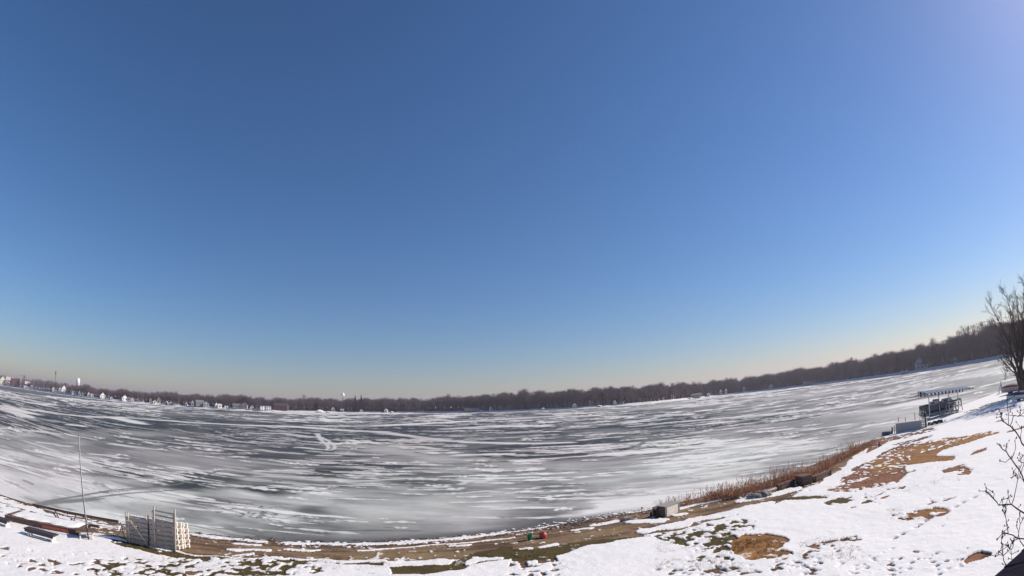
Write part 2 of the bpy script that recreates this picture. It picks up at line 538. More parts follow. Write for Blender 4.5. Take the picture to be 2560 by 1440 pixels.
# what lies on the ice: (photo pixel x, y, tone of the ice or snow, strength of the streaks)
ICE = [(60, 985, 0.484, 0.8),
       (200, 1010, 0.507, 0.8),
       (400, 1030, 0.604, 0.8),
       (640, 1045, 0.559, 0.8),
       (900, 1050, 0.539, 0.8),
       (1065, 1050, 0.2, 0.8),
       (1280, 1045, 0.547, 0.7),
       (1500, 1035, 0.487, 0.7),
       (1700, 1015, 0.755, 0.6),
       (1900, 995, 0.749, 0.5),
       (2100, 975, 0.769, 0.5),
       (2300, 940, 0.577, 0.5),
       (2450, 915, 0.683, 0.4),
       (30, 1010, 0.2, 1.2),
       (100, 1030, 0.2, 1.2),
       (220, 1042, 0.2, 1.2),
       (330, 1050, 0.2, 1.1),
       (450, 1060, 0.466, 1.0),
       (600, 1062, 0.405, 0.9),
       (800, 1062, 0.2, 0.9),
       (60, 1055, 0.35, 0.9),
       (40, 1078, 0.775, 0.5),
       (130, 1080, 0.641, 0.5),
       (300, 1080, 0.589, 0.5),
       (200, 1060, 0.2, 1),
       (60, 1110, 0.648, 0.4),
       (160, 1110, 0.637, 0.4),
       (300, 1105, 0.484, 0.5),
       (420, 1100, 0.423, 0.6),
       (550, 1105, 0.375, 0.6),
       (700, 1100, 0.2, 0.6),
       (850, 1095, 0.352, 0.6),
       (1000, 1085, 0.2, 0.7),
       (600, 1135, 0.426, 0.5),
       (800, 1130, 0.237, 0.4),
       (420, 1150, 0.556, 0.15),
       (520, 1150, 0.577, 0.15),
       (300, 1150, 0.521, 0.3),
       (100, 1140, 0.818, 0.5),
       (60, 1165, 0.787, 0.5),
       (180, 1170, 0.78, 0.5),
       (40, 1190, 0.876, 0.3),
       (120, 1210, 0.851, 0.25),
       (230, 1205, 0.823, 0.4),
       (300, 1185, 0.466, 0.5),
       (370, 1195, 0.892, 0.5),
       (430, 1205, 0.223, 0.3),
       (520, 1195, 0.437, 0.4),
       (600, 1190, 0.668, 0.6),
       (60, 1235, 0.849, 0.25),
       (330, 1240, 0.886, 0.2),
       (420, 1235, 0.84, 0.15),
       (500, 1245, 0.475, 0.2),
       (300, 1270, 0.76, 0.2),
       (380, 1285, 0.717, 0.2),
       (450, 1300, 0.652, 0.3),
       (180, 1265, 0.771, 0.3),
       (250, 1290, 1.0, 0.3),
       (560, 1240, 0.856, 0.4),
       (600, 1275, 0.812, 0.5),
       (680, 1285, 0.835, 0.5),
       (560, 1310, 0.695, 0.4),
       (640, 1325, 0.543, 0.4),
       (520, 1325, 0.93, 0.5),
       (700, 1335, 0.414, 0.3),
       (700, 1170, 0.623, 0.7),
       (800, 1160, 0.33, 0.7),
       (850, 1185, 0.2, 0.8),
       (950, 1170, 0.295, 0.7),
       (700, 1215, 0.494, 0.7),
       (850, 1210, 0.506, 0.8),
       (980, 1195, 0.489, 0.7),
       (900, 1140, 0.372, 0.5),
       (900, 1120, 0.704, 0.3),
       (1000, 1130, 0.726, 0.2),
       (1100, 1150, 0.737, 0.2),
       (1000, 1150, 0.581, 0.3),
       (1150, 1175, 0.548, 0.4),
       (1250, 1160, 0.676, 0.3),
       (1000, 1225, 0.616, 0.5),
       (900, 1245, 0.708, 0.4),
       (800, 1250, 0.886, 0.4),
       (1100, 1215, 0.492, 0.4),
       (1200, 1210, 0.671, 0.4),
       (1300, 1200, 0.601, 0.3),
       (1250, 1240, 0.835, 0.3),
       (1150, 1250, 0.767, 0.2),
       (1000, 1270, 0.734, 0.2),
       (900, 1285, 0.723, 0.2),
       (800, 1290, 0.482, 0.3),
       (1100, 1285, 0.751, 0.15),
       (1200, 1280, 0.807, 0.15),
       (800, 1325, 0.459, 0.2),
       (900, 1330, 0.524, 0.2),
       (1000, 1325, 0.533, 0.2),
       (1100, 1320, 0.531, 0.15),
       (1200, 1310, 0.676, 0.15),
       (1300, 1295, 0.614, 0.15),
       (1350, 1302, 0.281, 0.1),
       (1250, 1320, 0.503, 0.1),
       (1400, 1285, 0.533, 0.2),
       (1420, 1265, 0.652, 0.3),
       (1350, 1240, 0.625, 0.5),
       (1450, 1230, 0.576, 0.3),
       (1550, 1205, 0.753, 0.2),
       (1350, 1170, 0.545, 0.2),
       (1450, 1170, 0.655, 0.2),
       (1550, 1160, 0.58, 0.3),
       (1300, 1130, 0.271, 1.1),
       (1400, 1130, 0.44, 1.2),
       (1150, 1120, 0.495, 0.9),
       (1200, 1090, 0.507, 0.9),
       (1350, 1095, 0.517, 1.0),
       (1450, 1085, 0.486, 1.1),
       (1500, 1110, 0.365, 1.2),
       (1600, 1120, 0.698, 1.1),
       (1650, 1095, 0.542, 1.1),
       (1300, 1070, 0.379, 1.0),
       (1450, 1060, 0.569, 0.9),
       (1600, 1060, 0.312, 0.8),
       (1750, 1060, 0.368, 0.6),
       (1800, 1080, 0.636, 0.5),
       (1900, 1045, 0.289, 0.5),
       (1700, 1120, 0.96, 0.8),
       (1650, 1150, 1.0, 0.7),
       (1600, 1180, 0.808, 0.6),
       (1700, 1165, 0.884, 0.5),
       (1800, 1130, 0.903, 0.7),
       (1750, 1190, 0.798, 0.5),
       (1650, 1215, 0.905, 0.5),
       (1550, 1235, 1.0, 0.5),
       (1600, 1245, 1.0, 0.3),
       (1480, 1280, 1.0, 0.2),
       (1540, 1265, 1.0, 0.15),
       (1700, 1240, 1.0, 0.2),
       (1800, 1215, 1.0, 0.3),
       (1780, 1160, 0.983, 0.6),
       (1880, 1170, 0.775, 0.4),
       (1900, 1120, 0.831, 0.7),
       (2000, 1130, 0.747, 0.5),
       (1980, 1155, 0.616, 0.3),
       (2060, 1115, 0.724, 0.5),
       (1950, 1090, 0.679, 0.6),
       (2020, 1060, 0.632, 0.5),
       (1900, 1075, 0.669, 0.5),
       (2060, 1035, 0.774, 0.9),
       (2000, 1020, 0.64, 0.9),
       (2150, 1010, 0.816, 0.7),
       (2100, 1060, 0.672, 0.3),
       (2180, 1060, 0.749, 0.3),
       (2140, 1085, 0.731, 0.3),
       (2240, 1030, 0.779, 0.3),
       (2260, 1000, 0.472, 0.4),
       (2300, 970, 0.752, 0.3),
       (2420, 950, 0.648, 0.25),
       (2450, 980, 0.689, 0.2),
       (2380, 925, 0.727, 0.3),
       (2500, 930, 0.923, 0.2),
       (2200, 975, 0.638, 0.6),
       (2320, 1005, 1.0, 0.2)]

# raised snow lines, cracks and tracks: (points, half width in metres, tone, softness)
z1 = lambda X, Y: (X / 4, 880 + Y / 4)
z2 = lambda X, Y: (640 + X / 4, 880 + Y / 4)
z3 = lambda X, Y: (1280 + X / 4, 880 + Y / 4)
z4 = lambda X, Y: (1920 + X / 4, 880 + Y / 4)
z5 = lambda X, Y: (X / 5.333, 1180 + Y / 5.333)
LINES = [([z1(0, 535), z1(150, 575), z1(330, 620)], 1.0, .92), ([z1(0, 565), z1(130, 600), z1(280, 650)], .8, .90),
         ([z1(340, 580), z1(600, 620), z1(900, 648), z1(1150, 655), z1(1420, 718)], 1.3, .90), ([z1(1250, 655), z1(1700, 690), z1(2100, 715), z1(2560, 737)], 1.2, .90),
         ([z2(0, 737), z2(300, 740), z2(600, 762), z2(1000, 788), z2(1250, 798)], .9, .90), ([z2(1200, 795), z2(1450, 830), z2(1750, 875), z2(2100, 895), z2(2560, 912)], 1.6, .82),
         ([z2(2100, 902), z2(2560, 915), z3(300, 912), z3(600, 905)], 1.2, .88),
         ([z2(600, 738), z2(950, 742), z2(1250, 738), z2(1700, 715), z2(2150, 690), z2(2560, 668)], 1.8, .92), ([z3(0, 668), z3(250, 650), z3(460, 640)], 1.4, .85),
         ([z3(1220, 742), z3(1600, 705), z3(2000, 672), z3(2560, 622)], .8, .90), ([z4(0, 622), z4(200, 600), z4(440, 580)], .7, .90),
         ([z2(1900, 770), z2(2300, 745), z2(2560, 730)], .9, .84), ([z2(0, 812), z2(280, 818)], .7, .82), ([z2(370, 828), z2(600, 855)], .5, .80),
         ([z3(0, 918), z3(300, 915), z3(560, 905)], .6, .90), ([z3(220, 955), z3(420, 945), z3(800, 935)], .5, .88), ([z3(650, 995), z3(850, 980), z3(1150, 950)], .6, .90),
         ([z3(0, 1085), z3(300, 1070), z3(700, 1045), z3(900, 1020)], .35, .90), ([z3(0, 1028), z3(300, 1028)], .35, .88), ([z2(2050, 1030), z2(2400, 1018), z2(2560, 1015)], .4, .88),
         ([z2(1380, 940), z2(1620, 945), z2(1800, 970)], .5, .86), ([z2(1650, 990), z2(1900, 980)], .4, .86), ([z2(600, 1082), z2(1090, 1082)], .3, .80),
         ([z2(30, 975), z2(200, 1000), z2(440, 1020)], .4, .78), ([z2(430, 955), z2(660, 975)], .4, .82), ([z2(640, 1035), z2(820, 1035)], .4, .84),
         ([z2(600, 1330), z2(1250, 1330)], .22, .84), ([z2(850, 1297), z2(1200, 1280), z2(1540, 1262)], .28, .84), ([z2(1000, 1240), z2(1330, 1225)], .2, .80), ([z2(780, 1195), z2(1200, 1200)], .2, .76),
         ([z2(0, 1240), z2(640, 1250)], .3, .80), ([z2(0, 1195), z2(560, 1180)], .4, .78), ([z2(1600, 1358), z2(1900, 1350)], .25, .82), ([z2(1800, 1420), z2(2300, 1390), z2(2430, 1400)], .25, .84),
         ([z2(2050, 1318), z2(2130, 1295), z2(2380, 1290)], .3, .82), ([z1(0, 760), z1(300, 785), z1(570, 820)], .7, .84), ([z1(420, 905), z1(540, 920)], .35, .86), ([z1(600, 938), z1(690, 942)], .3, .86),
         ([z1(1130, 920), z1(1300, 945), z1(1570, 975)], .5, .84), ([z1(920, 1020), z1(1140, 1035)], .4, .86), ([z1(830, 1050), z1(1090, 1070)], .4, .80), ([z1(400, 1040), z1(800, 1120), z1(1180, 1215)], .6, .76),
         ([z1(700, 730), z1(800, 738)], .8, .95), ([z1(370, 515), z1(420, 518)], 1.0, .93), ([z1(1420, 1195), z1(1700, 1212), z1(2130, 1185)], .4, .78),
         ([z3(1560, 1370), z3(1650, 1345), z3(1850, 1320)], .4, .90), ([z3(700, 880), z3(900, 858), z3(1050, 850)], .5, .86), ([z3(270, 1005), z3(500, 1002)], .4, .86)]
TRACKS = [([z5(560, 430), z5(900, 390), z5(1380, 325), z5(1700, 285), z5(2000, 265), z5(2400, 235), z2(0, 1345)], .16, .50), ([z5(620, 390), z5(1000, 330), z5(1500, 240), z5(2000, 200), z5(2400, 160), z1(2200, 1185)], .16, .48),
          ([z5(480, 440), z5(720, 400), z5(1300, 355)], .5, .55), ([z5(1380, 275), z5(1800, 235), z5(2300, 180)], .12, .45), ([z5(760, 410), z5(1100, 385), z5(1400, 350)], .12, .52),
          ([z2(610, 815), z2(650, 880), z2(715, 930), z2(725, 960), z2(700, 985)], .16, .84), ([z2(640, 850), z2(720, 885), z2(790, 940), z2(780, 970), z2(735, 985)], .16, .84),
          ([z3(1210, 950), z3(1290, 910), z3(1370, 865), z3(1400, 830)], .10, .50), ([z3(1250, 955), z3(1330, 900), z3(1430, 870), z3(1470, 830)], .10, .50),
          ([z1(0, 955), z1(200, 1000), z1(400, 1050)], .35, .58), ([z1(250, 1280), z1(330, 1325)], .2, .62), ([z1(1180, 905), z1(1390, 905)], .3, .34), ([z3(480, 825), z3(700, 820)], .3, .36)]


def build_ice():
    az = np.concatenate([np.radians(np.arange(-100, -60.5, 1.5)), np.radians(np.linspace(-60.5, 60, 1350)), np.radians(np.arange(61.5, 101, 1.5))])
    dep = np.concatenate([np.linspace(.40, .0165, 430), np.linspace(.0162, .0035, 26)])
    x, y, D, F = polar(az, CAMZ / np.tan(dep))
    s = inland(x, y)
    keep = (s[F].min(1) < .5)
    azd = np.degrees(np.arctan2(x, y))
    over = D - far_r(azd)
    keep &= over[F].min(1) < 6
    F = F[keep]
    u, v = np.radians(azd) / .105, np.log(D) / .13
    num, den, amp = np.zeros_like(x), np.zeros_like(x), np.zeros_like(x)
    P = np.array(ICE)
    d3 = ray(P[:, 0], P[:, 1])
    t3 = -CAMZ / np.minimum(d3[:, 2], -.0037)
    px_, py_ = d3[:, 0] * t3, d3[:, 1] * t3
    pu, pv = np.arctan2(px_, py_) / .105, np.log(np.hypot(px_, py_)) / .13
    wu, wv = u + .8 * (fbm(x / np.maximum(4, D * .11), y / np.maximum(4, D * .11), 51) - .5), v + .75 * (fbm(x / np.maximum(4, D * .1), y / np.maximum(2.5, D * .05), 52) - .5)
    for a, b, tn, am in zip(pu, pv, P[:, 2], P[:, 3]):
        w = 1 / (((wu - a) ** 2 + (wv - b) ** 2) ** 2.3 + .015)
        num += w * tn
        amp += w * am
        den += w
    tone, amp = num / den, amp / den
    dr = D * D / CAMZ * .0009
    # soft variation of the ice
    wx, wy = x + .14 * y, y + .12 * x
    soft = np.zeros_like(x)
    for k, lam in enumerate((.8, 1.7, 3.6, 7.5, 15, 32)):
        vis = sstep(1.2, 3.0, lam / np.maximum(dr, 1e-6))
        soft += vis * (gnoise(wx / (lam * 3.0), wy / lam, 70 + k) + .6 * gnoise(wx / (lam * 1.2) + 5.5, wy / (lam * .45), 90 + k)) * (.5 if k < 1 else 1)
    tone = tone + (.025 + .085 * amp) * soft - .05 * amp
    sheet = gnoise(wx / 8.5 + .3 * gnoise(wx / 3, wy / 2, 55), wy / 3.2, 56) + .5 * gnoise(wx / 3.1, wy / 1.1, 57)
    nearw = sstep(110, 55, D)
    tone = tone + nearw * (.13 * sstep(.05, .15, sheet) - .07 * sstep(-.08, -.22, sheet)) * np.clip(amp * 1.6, .12, 1)
    cloud = fbm(x / 9, y / 7, 58, 4) - .5
    tone = tone + nearw * .42 * cloud * (.35 + amp)
    # wind-drawn lens shaped drifts of snow, thousands of them
    A1, E1 = np.arctan2(x, y) * 1260, CAMZ / D * 1260
    nA = len(az)
    azg, dg = az * 1260, CAMZ / (CAMZ / np.tan(dep)) * 1260
    T, AM = tone.reshape(len(dep), nA), amp.reshape(len(dep), nA)
    rs = np.random.RandomState(31)
    a_lo, a_hi = np.radians(-60) * 1260, np.radians(59.5) * 1260
    for n in range(14500):
        e = 17 + 300 * rs.rand() ** 2.2
        a = rs.uniform(a_lo, a_hi)
        ia, ie = np.searchsorted(azg, a), len(dg) - np.searchsorted(dg[::-1], e)
        if ie >= len(dg) or ia >= nA:
            continue
        am = AM[ie, ia]
        pt = sstep(.30, .72, vnoise(np.array([a / 170.]), np.array([e / 20.]), 37)[0])
        if rs.rand() > (.03 + 1.35 * max(am - .12, 0) ** 1.2 * (.16 + 1.25 * pt)) * (1 if e < 90 else .65):
            continue
        g = np.interp(e, [15, 40, 90, 180, 320], [.55, .8, 1.0, 1.25, 1.5])
        hl = g * rs.choice((14, 24, 40, 70)) * rs.uniform(.7, 1.4)
        ht = g * rs.uniform(.75, 2.2) * (1.5 if rs.rand() < .12 else 1)
        phi = np.radians(rs.normal(103, 9))
        tilt = -(e / 1260) * (1 if e < 90 else .55) * np.clip(np.cos(phi - a / 1260) / np.sin(phi - a / 1260), -4, 4)
        i0, i1 = np.searchsorted(azg, a - hl), np.searchsorted(azg, a + hl)
        ext = abs(tilt) * hl + ht * 4
        j0, j1 = len(dg) - np.searchsorted(dg[::-1], e + ext), len(dg) - np.searchsorted(dg[::-1], e - ext)
        if i1 - i0 < 2 or j1 <= j0:
            continue
        u = (azg[i0:i1] - a) / hl
        ee = dg[j0:j1][:, None] - e - tilt * (azg[i0:i1] - a)[None, :] - ht * .25 * np.sin(u * 3 + n)[None, :]
        th = ht * np.sqrt(np.maximum(1 - u * u, 0)) * (.75 + .35 * np.sin(u * 7 + n * 1.7))
        w = np.clip((th[None, :] - np.abs(ee)) / np.maximum(ht * .28, .55) + .5, 0, 1) * (np.abs(u) < 1)[None, :]
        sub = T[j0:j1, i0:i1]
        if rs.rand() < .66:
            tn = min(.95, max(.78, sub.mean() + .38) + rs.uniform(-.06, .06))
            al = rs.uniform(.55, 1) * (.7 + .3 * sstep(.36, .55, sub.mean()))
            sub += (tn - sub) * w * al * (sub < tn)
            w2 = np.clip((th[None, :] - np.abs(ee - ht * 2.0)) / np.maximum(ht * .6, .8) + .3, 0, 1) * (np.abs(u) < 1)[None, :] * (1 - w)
            sub -= .12 * am * w2  # dark line below the drift: its shading painted into the tone
        else:
            tn = sub.mean() - .17
            sub += (tn - sub) * w * rs.uniform(.4, .9) * (sub > tn)
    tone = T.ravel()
    tone = tone + .05 * (fbm(x / 2.2, y / 1.6, 44, 4) - .5)
    for grp in (LINES, TRACKS):
        for pts, hw, tn in grp:
            q = at(np.array([p[0] for p in pts], float), np.array([p[1] for p in pts], float))[:, :2]
            x0, y0 = q.min(0) - 8
            x1, y1 = q.max(0) + 8
            ix = np.nonzero((x > x0) & (x < x1) & (y > y0) & (y < y1))[0]
            if not len(ix):
                continue
            wob = hw * 1.2 * (fbm(x[ix] / (hw * 9), y[ix] / (hw * 9), 23, 2) - .5)
            dl = dist_line(x[ix], y[ix] + wob * 2, q)
            hwv = np.maximum(hw * (.55 + .9 * fbm(x[ix] / (hw * 7), y[ix] / (hw * 7), 27, 2)), dr[ix] * (1.05 if grp is LINES else .32))
            w = (1 - sstep(hwv * .6, hwv * 1.5, dl)) * (.86 + .14 * sstep(.3, .55, vnoise(x[ix] / (hw * 6), y[ix] / (hw * 6), 29)))
            tone[ix] = tone[ix] * (1 - w) + tn * w
    # trampled, refrozen snow off the beach
    q = at(np.array([490., 560, 640, 700, 770, 760, 640, 540]), np.array([1258., 1272, 1262, 1262, 1300, 1310, 1300, 1285]))[:, :2]
    ix = in_poly(x + 1.2 * (fbm(x / 1.5, y / 1.5, 11) - .5), y + 1.5 * (fbm(x / 1.5, y / 1.5, 12) - .5), q)
    nz = np.abs(fbm(x / .9, y / 1.4, 13, 3) - .5)
    tone[ix] += (np.where(nz < .035, -.22, .06))[ix]
    # white rim of snow at the far shore, wet brownish margin at the beach
    tone = np.where(over > -np.maximum(6, D * D / 8820 * 1.2), .93, tone)
    tone = np.clip(tone, .27, .94)
    wet = sstep(1.6, .2, -s) * sstep(-18, -10, x) * sstep(9, 2, x)
    tone = tone * (1 - wet) + wet * .42
    hue = np.clip(.5 + 1.6 * (fbm(x / np.maximum(12, D * .12), y / np.maximum(12, D * .2), 81, 2) - .5), 0, 1)
    V = np.stack([x, y, np.zeros_like(x)], -1)
    used = np.unique(F)
    rm = np.full(len(V), -1)
    rm[used] = np.arange(len(used))
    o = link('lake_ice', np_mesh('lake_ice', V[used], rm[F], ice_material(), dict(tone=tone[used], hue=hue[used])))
    tag(o, kind='structure')


build_ice()

# ------------------------------------------------------------------ near ground: beach and lawn under patchy snow
SAND, SAND2, OLIVE, TAN, BROWN = (.225, .140, .088), (.15, .092, .062), (.090, .066, .024), (.29, .140, .050), (.23, .105, .060)
z8 = lambda L: [(1920 + a / 4, 1080 + b / 4) for a, b in L]
z6 = lambda L: [(480 + a / 3.2, 1180 + b / 3.2) for a, b in L]
z7 = lambda L: [(1280 + a / 4, 1180 + b / 4) for a, b in L]
# bare or thin patches: (pixel outline, snow cover 0..1, soil)
PATCH = [
    ([(-90, 1200), (0, 1238), (80, 1262), (150, 1285), (300, 1307), (480, 1330), (700, 1350), (850, 1353), (1100, 1341), (1280, 1324), (1420, 1301), (1500, 1288), (1640, 1264), (1760, 1238), (1900, 1208), (2000, 1178), (2100, 1128), (2200, 1088),
      (2215, 1096), (2130, 1145), (2085, 1192), (2030, 1225), (1960, 1250), (1900, 1270), (1800, 1300), (1700, 1325), (1600, 1345), (1480, 1362), (1400, 1378), (1280, 1393), (1100, 1403), (1000, 1403), (800, 1400), (640, 1397), (480, 1388), (400, 1372), (330, 1356), (285, 1345), (150, 1305), (0, 1282), (-120, 1250)], .10, SAND),
    ([(0, 1240), (150, 1288), (300, 1312), (300, 1330), (180, 1312), (60, 1292), (-90, 1262)], .52, SAND),
    ([(280, 1352), (310, 1354), (400, 1376), (480, 1390), (640, 1399), (800, 1403), (960, 1406), (960, 1414), (800, 1410), (640, 1407), (480, 1400), (380, 1384), (300, 1368), (282, 1362)], .12, OLIVE),
    (z6([(1590, 760), (1780, 755), (2050, 740), (2190, 690), (2220, 660), (2560, 590), (2560, 700), (2400, 720), (2200, 760), (2150, 790), (1900, 815), (1700, 830), (1560, 832)]), .05, OLIVE),
    (z7([(0, 770), (300, 760), (540, 720), (770, 690), (1100, 660), (1400, 650), (1000, 700), (760, 740), (450, 850), (430, 930), (300, 900), (0, 905)]), .05, OLIVE),
    (z6([(0, 690), (350, 700), (620, 710), (1000, 730), (1020, 780), (1080, 800), (900, 832), (0, 832)]), .55, OLIVE),
    ([(60, 1395), (300, 1400), (380, 1415), (330, 1440), (120, 1440), (40, 1425)], .74, SAND2),
    ([(180, 1430), (330, 1392), (480, 1395), (620, 1420), (560, 1445), (200, 1445)], .64, OLIVE),
    ([(0, 1365), (30, 1370), (40, 1395), (0, 1400)], .72, SAND2),
    (z6([(300, 832), (420, 800), (560, 800), (650, 832)]), .15, OLIVE), (z6([(-20, 800), (80, 790), (90, 832), (-20, 832)]), .2, BROWN),
    ([(1275, 1405), (1340, 1400), (1400, 1405), (1440, 1420), (1400, 1442), (1270, 1442)], .66, SAND2),
    (z7([(1300, 640), (1700, 580), (1950, 520), (2300, 470), (2450, 490), (2400, 580), (2150, 600), (2250, 660), (2180, 780), (2260, 850), (2300, 940), (2100, 960), (1700, 850), (1640, 730), (1450, 660)]), .60, OLIVE),
    (z7([(1700, 900), (2300, 900), (2500, 1000), (2400, 1050), (1500, 1050)]), .80, SAND2),
    (z7([(2180, 690), (2300, 640), (2560, 620), (2740, 650), (2760, 690), (2700, 780), (2560, 860), (2400, 900), (2260, 830), (2190, 760)]), .06, TAN),
    (z7([(2540, 850), (2700, 770), (2760, 800), (2800, 840), (2600, 940), (2520, 920)]), .45, TAN),
    (z8([(0, 700), (150, 665), (350, 640), (580, 640), (590, 665), (350, 680), (150, 695), (0, 735)]), .10, OLIVE),
    (z8([(580, 520), (800, 400), (1100, 250), (1400, 120), (1800, 60), (1900, 60), (1700, 200), (1400, 340), (1350, 500), (900, 600), (620, 610)]), .34, BROWN),
    (z8([(1390, 320), (1440, 230), (1640, 185), (1800, 135), (1900, 105), (2170, 35), (2290, 0), (2300, 20), (2100, 80), (1900, 140), (1750, 185), (1680, 240), (1860, 248), (1860, 285), (1700, 300), (1550, 320), (1420, 335)]), .02, TAN),
    (z8([(1000, 330), (1300, 180), (1700, 90), (2000, 40), (2250, -10), (2200, 40), (1900, 130), (1600, 200), (1400, 260), (1250, 400), (1050, 430)]), .28, TAN),
    (z8([(1390, 320), (1440, 230), (1640, 185), (1800, 135), (1900, 105), (2170, 35), (2290, 0), (2300, 20), (2100, 80), (1900, 140), (1750, 185), (1680, 240), (1860, 248), (1860, 285), (1700, 300), (1550, 320), (1420, 335)]), .02, TAN),
    (z8([(600, 700), (1000, 600), (1300, 560), (1400, 620), (1100, 700), (800, 760)]), .80, SAND2),
    (z8([(780, 400), (880, 350), (980, 310), (990, 320), (900, 365), (800, 410)]), .10, SAND2), (z8([(1080, 250), (1200, 180), (1330, 140), (1340, 150), (1220, 195), (1100, 260)]), .10, SAND2),
    (z8([(900, 500), (1050, 450), (1350, 425), (1345, 490), (1150, 515), (980, 540), (820, 560)]), .05, BROWN),
    (z8([(2010, 245), (2060, 200), (2190, 160), (2205, 175), (2130, 210), (2020, 245)]), .02, BROWN),
    (z8([(1720, 420), (1800, 360), (1940, 330), (2040, 380), (2030, 430), (1880, 440), (1860, 400)]), .34, BROWN), (z8([(1725, 418), (1810, 365), (1900, 350), (1870, 400), (1800, 415)]), .02, BROWN),
    (z8([(1160, 870), (1400, 810), (1580, 770), (1790, 750), (1840, 790), (1740, 840), (1600, 875), (1400, 895), (1200, 905)]), .50, BROWN), (z8([(1400, 850), (1500, 790), (1640, 775), (1780, 760), (1830, 785), (1760, 800), (1620, 800), (1540, 850), (1440, 870)]), .04, TAN),
    (z8([(1570, 730), (1660, 690), (1860, 660), (1850, 685), (1680, 720), (1590, 745)]), .5, SAND2),
    (z8([(1925, 1290), (1990, 1245), (2100, 1212), (2205, 1218), (2195, 1255), (2100, 1295), (2000, 1318), (1950, 1312)]), .0, BROWN),
    (z8([(570, 700), (700, 660), (850, 640), (840, 670), (790, 720), (620, 745)]), .42, OLIVE),
    (z8([(300, 1250), (500, 1110), (900, 1040), (950, 1080), (850, 1150), (700, 1220), (350, 1300)]), .62, SAND2), (z8([(380, 1150), (560, 1130), (600, 1150), (440, 1180)]), .35, BROWN),
    (z8([(1230, 1260), (1450, 1190), (1800, 1200), (1900, 1290), (1700, 1340), (1200, 1330)]), .78, SAND2), (z8([(0, 1300), (300, 1280), (560, 1330), (500, 1440), (0, 1440)]), .80, SAND2),
    (z8([(900, 1220), (1300, 1180), (1500, 1440), (800, 1440)]), .84, SAND2),
    (z8([(1250, 575), (1320, 555), (1375, 545), (1370, 560), (1300, 582)]), .1, SAND2), (z8([(930, 720), (1000, 685), (1070, 672), (1050, 695), (960, 725)]), .2, SAND2), (z8([(1090, 640), (1170, 605), (1175, 612), (1110, 645)]), .2, SAND2),
    (z8([(1100, 670), (1160, 650), (1215, 645), (1190, 662), (1120, 680)]), .15, BROWN), (z8([(1350, 420), (1465, 385), (1470, 395), (1370, 432)]), .15, OLIVE), (z8([(800, 775), (870, 762), (880, 770), (820, 780)]), .2, SAND2),
    (z8([(2380, 475), (2440, 440), (2460, 440), (2400, 478)]), .15, SAND2), (z8([(2380, 10), (2560, -60), (2560, -40), (2440, 5)]), .1, BROWN), (z8([(2240, -95), (2330, -120), (2400, -125), (2330, -105), (2250, -88)]), .25, SAND2),
    ([(2215, 1096), (2260, 1085), (2330, 1070), (2345, 1074), (2280, 1092), (2200, 1110), (2150, 1130)], .3, SAND2), ([(2180, 1105), (2235, 1092), (2225, 1103), (2195, 1120), (2165, 1135)], .12, BROWN),
    ([(2230, 1112), (2330, 1088), (2332, 1092), (2250, 1116)], .25, SAND2), ([(2400, 1035), (2460, 1015), (2520, 995), (2520, 999), (2440, 1026)], .3, SAND2), ([(2405, 1048), (2480, 1026), (2540, 1012), (2540, 1015), (2470, 1032)], .3, SAND2)]
# snow left lying on the bare band: (points, half width m)
STREAK = [([(480, 1336), (540, 1345), (600, 1349), (660, 1356)], .30), ([(725, 1360), (800, 1362), (870, 1362), (1000, 1358), (1100, 1351)], .34), ([(1115, 1350), (1280, 1331), (1350, 1319), (1420, 1306), (1500, 1295), (1560, 1284), (1640, 1271)], .36),
          ([(0, 1250), (60, 1268), (130, 1290), (220, 1306)], .5), ([(30, 1275), (150, 1300), (280, 1322)], .45), ([(580, 1374), (670, 1378)], .22), ([(720, 1376), (800, 1379)], .26), ([(900, 1379), (1000, 1371), (1100, 1364), (1280, 1346)], .13),
          ([(1120, 1368), (1170, 1364)], .18), ([(590, 1360), (650, 1364)], .22), ([(660, 1396), (700, 1397)], .15), ([(590, 1392), (630, 1388)], .15), ([(770, 1396), (780, 1397)], .15), ([(1305, 1372), (1330, 1371)], .14), ([(1355, 1367), (1385, 1364)], .2),
          ([(1425, 1328), (1480, 1321)], .22), ([(1500, 1312), (1535, 1305)], .4), ([(1580, 1305), (1650, 1302)], .45), ([(1620, 1328), (1667, 1319), (1720, 1307), (1755, 1298), (1800, 1290), (1860, 1278), (1920, 1258)], .55), ([(1740, 1300), (1830, 1278), (1900, 1262)], .35),
          ([(1690, 1275), (1740, 1263), (1820, 1246), (1880, 1232), (1925, 1223)], .35), ([(1860, 1252), (1930, 1238), (1990, 1222)], .5), ([(1920, 1225), (1985, 1208), (2010, 1198), (2040, 1190)], .35), ([(1690, 1290), (1710, 1285)], .25),
          ([(820, 1407), (880, 1404), (950, 1403)], .2), ([(980, 1408), (1110, 1402)], .25), ([(1170, 1412), (1200, 1397), (1250, 1398)], .25), ([(2090, 1135), (2150, 1108), (2210, 1092)], .4), ([(2035, 1230), (2080, 1200), (2110, 1180)], .8)]


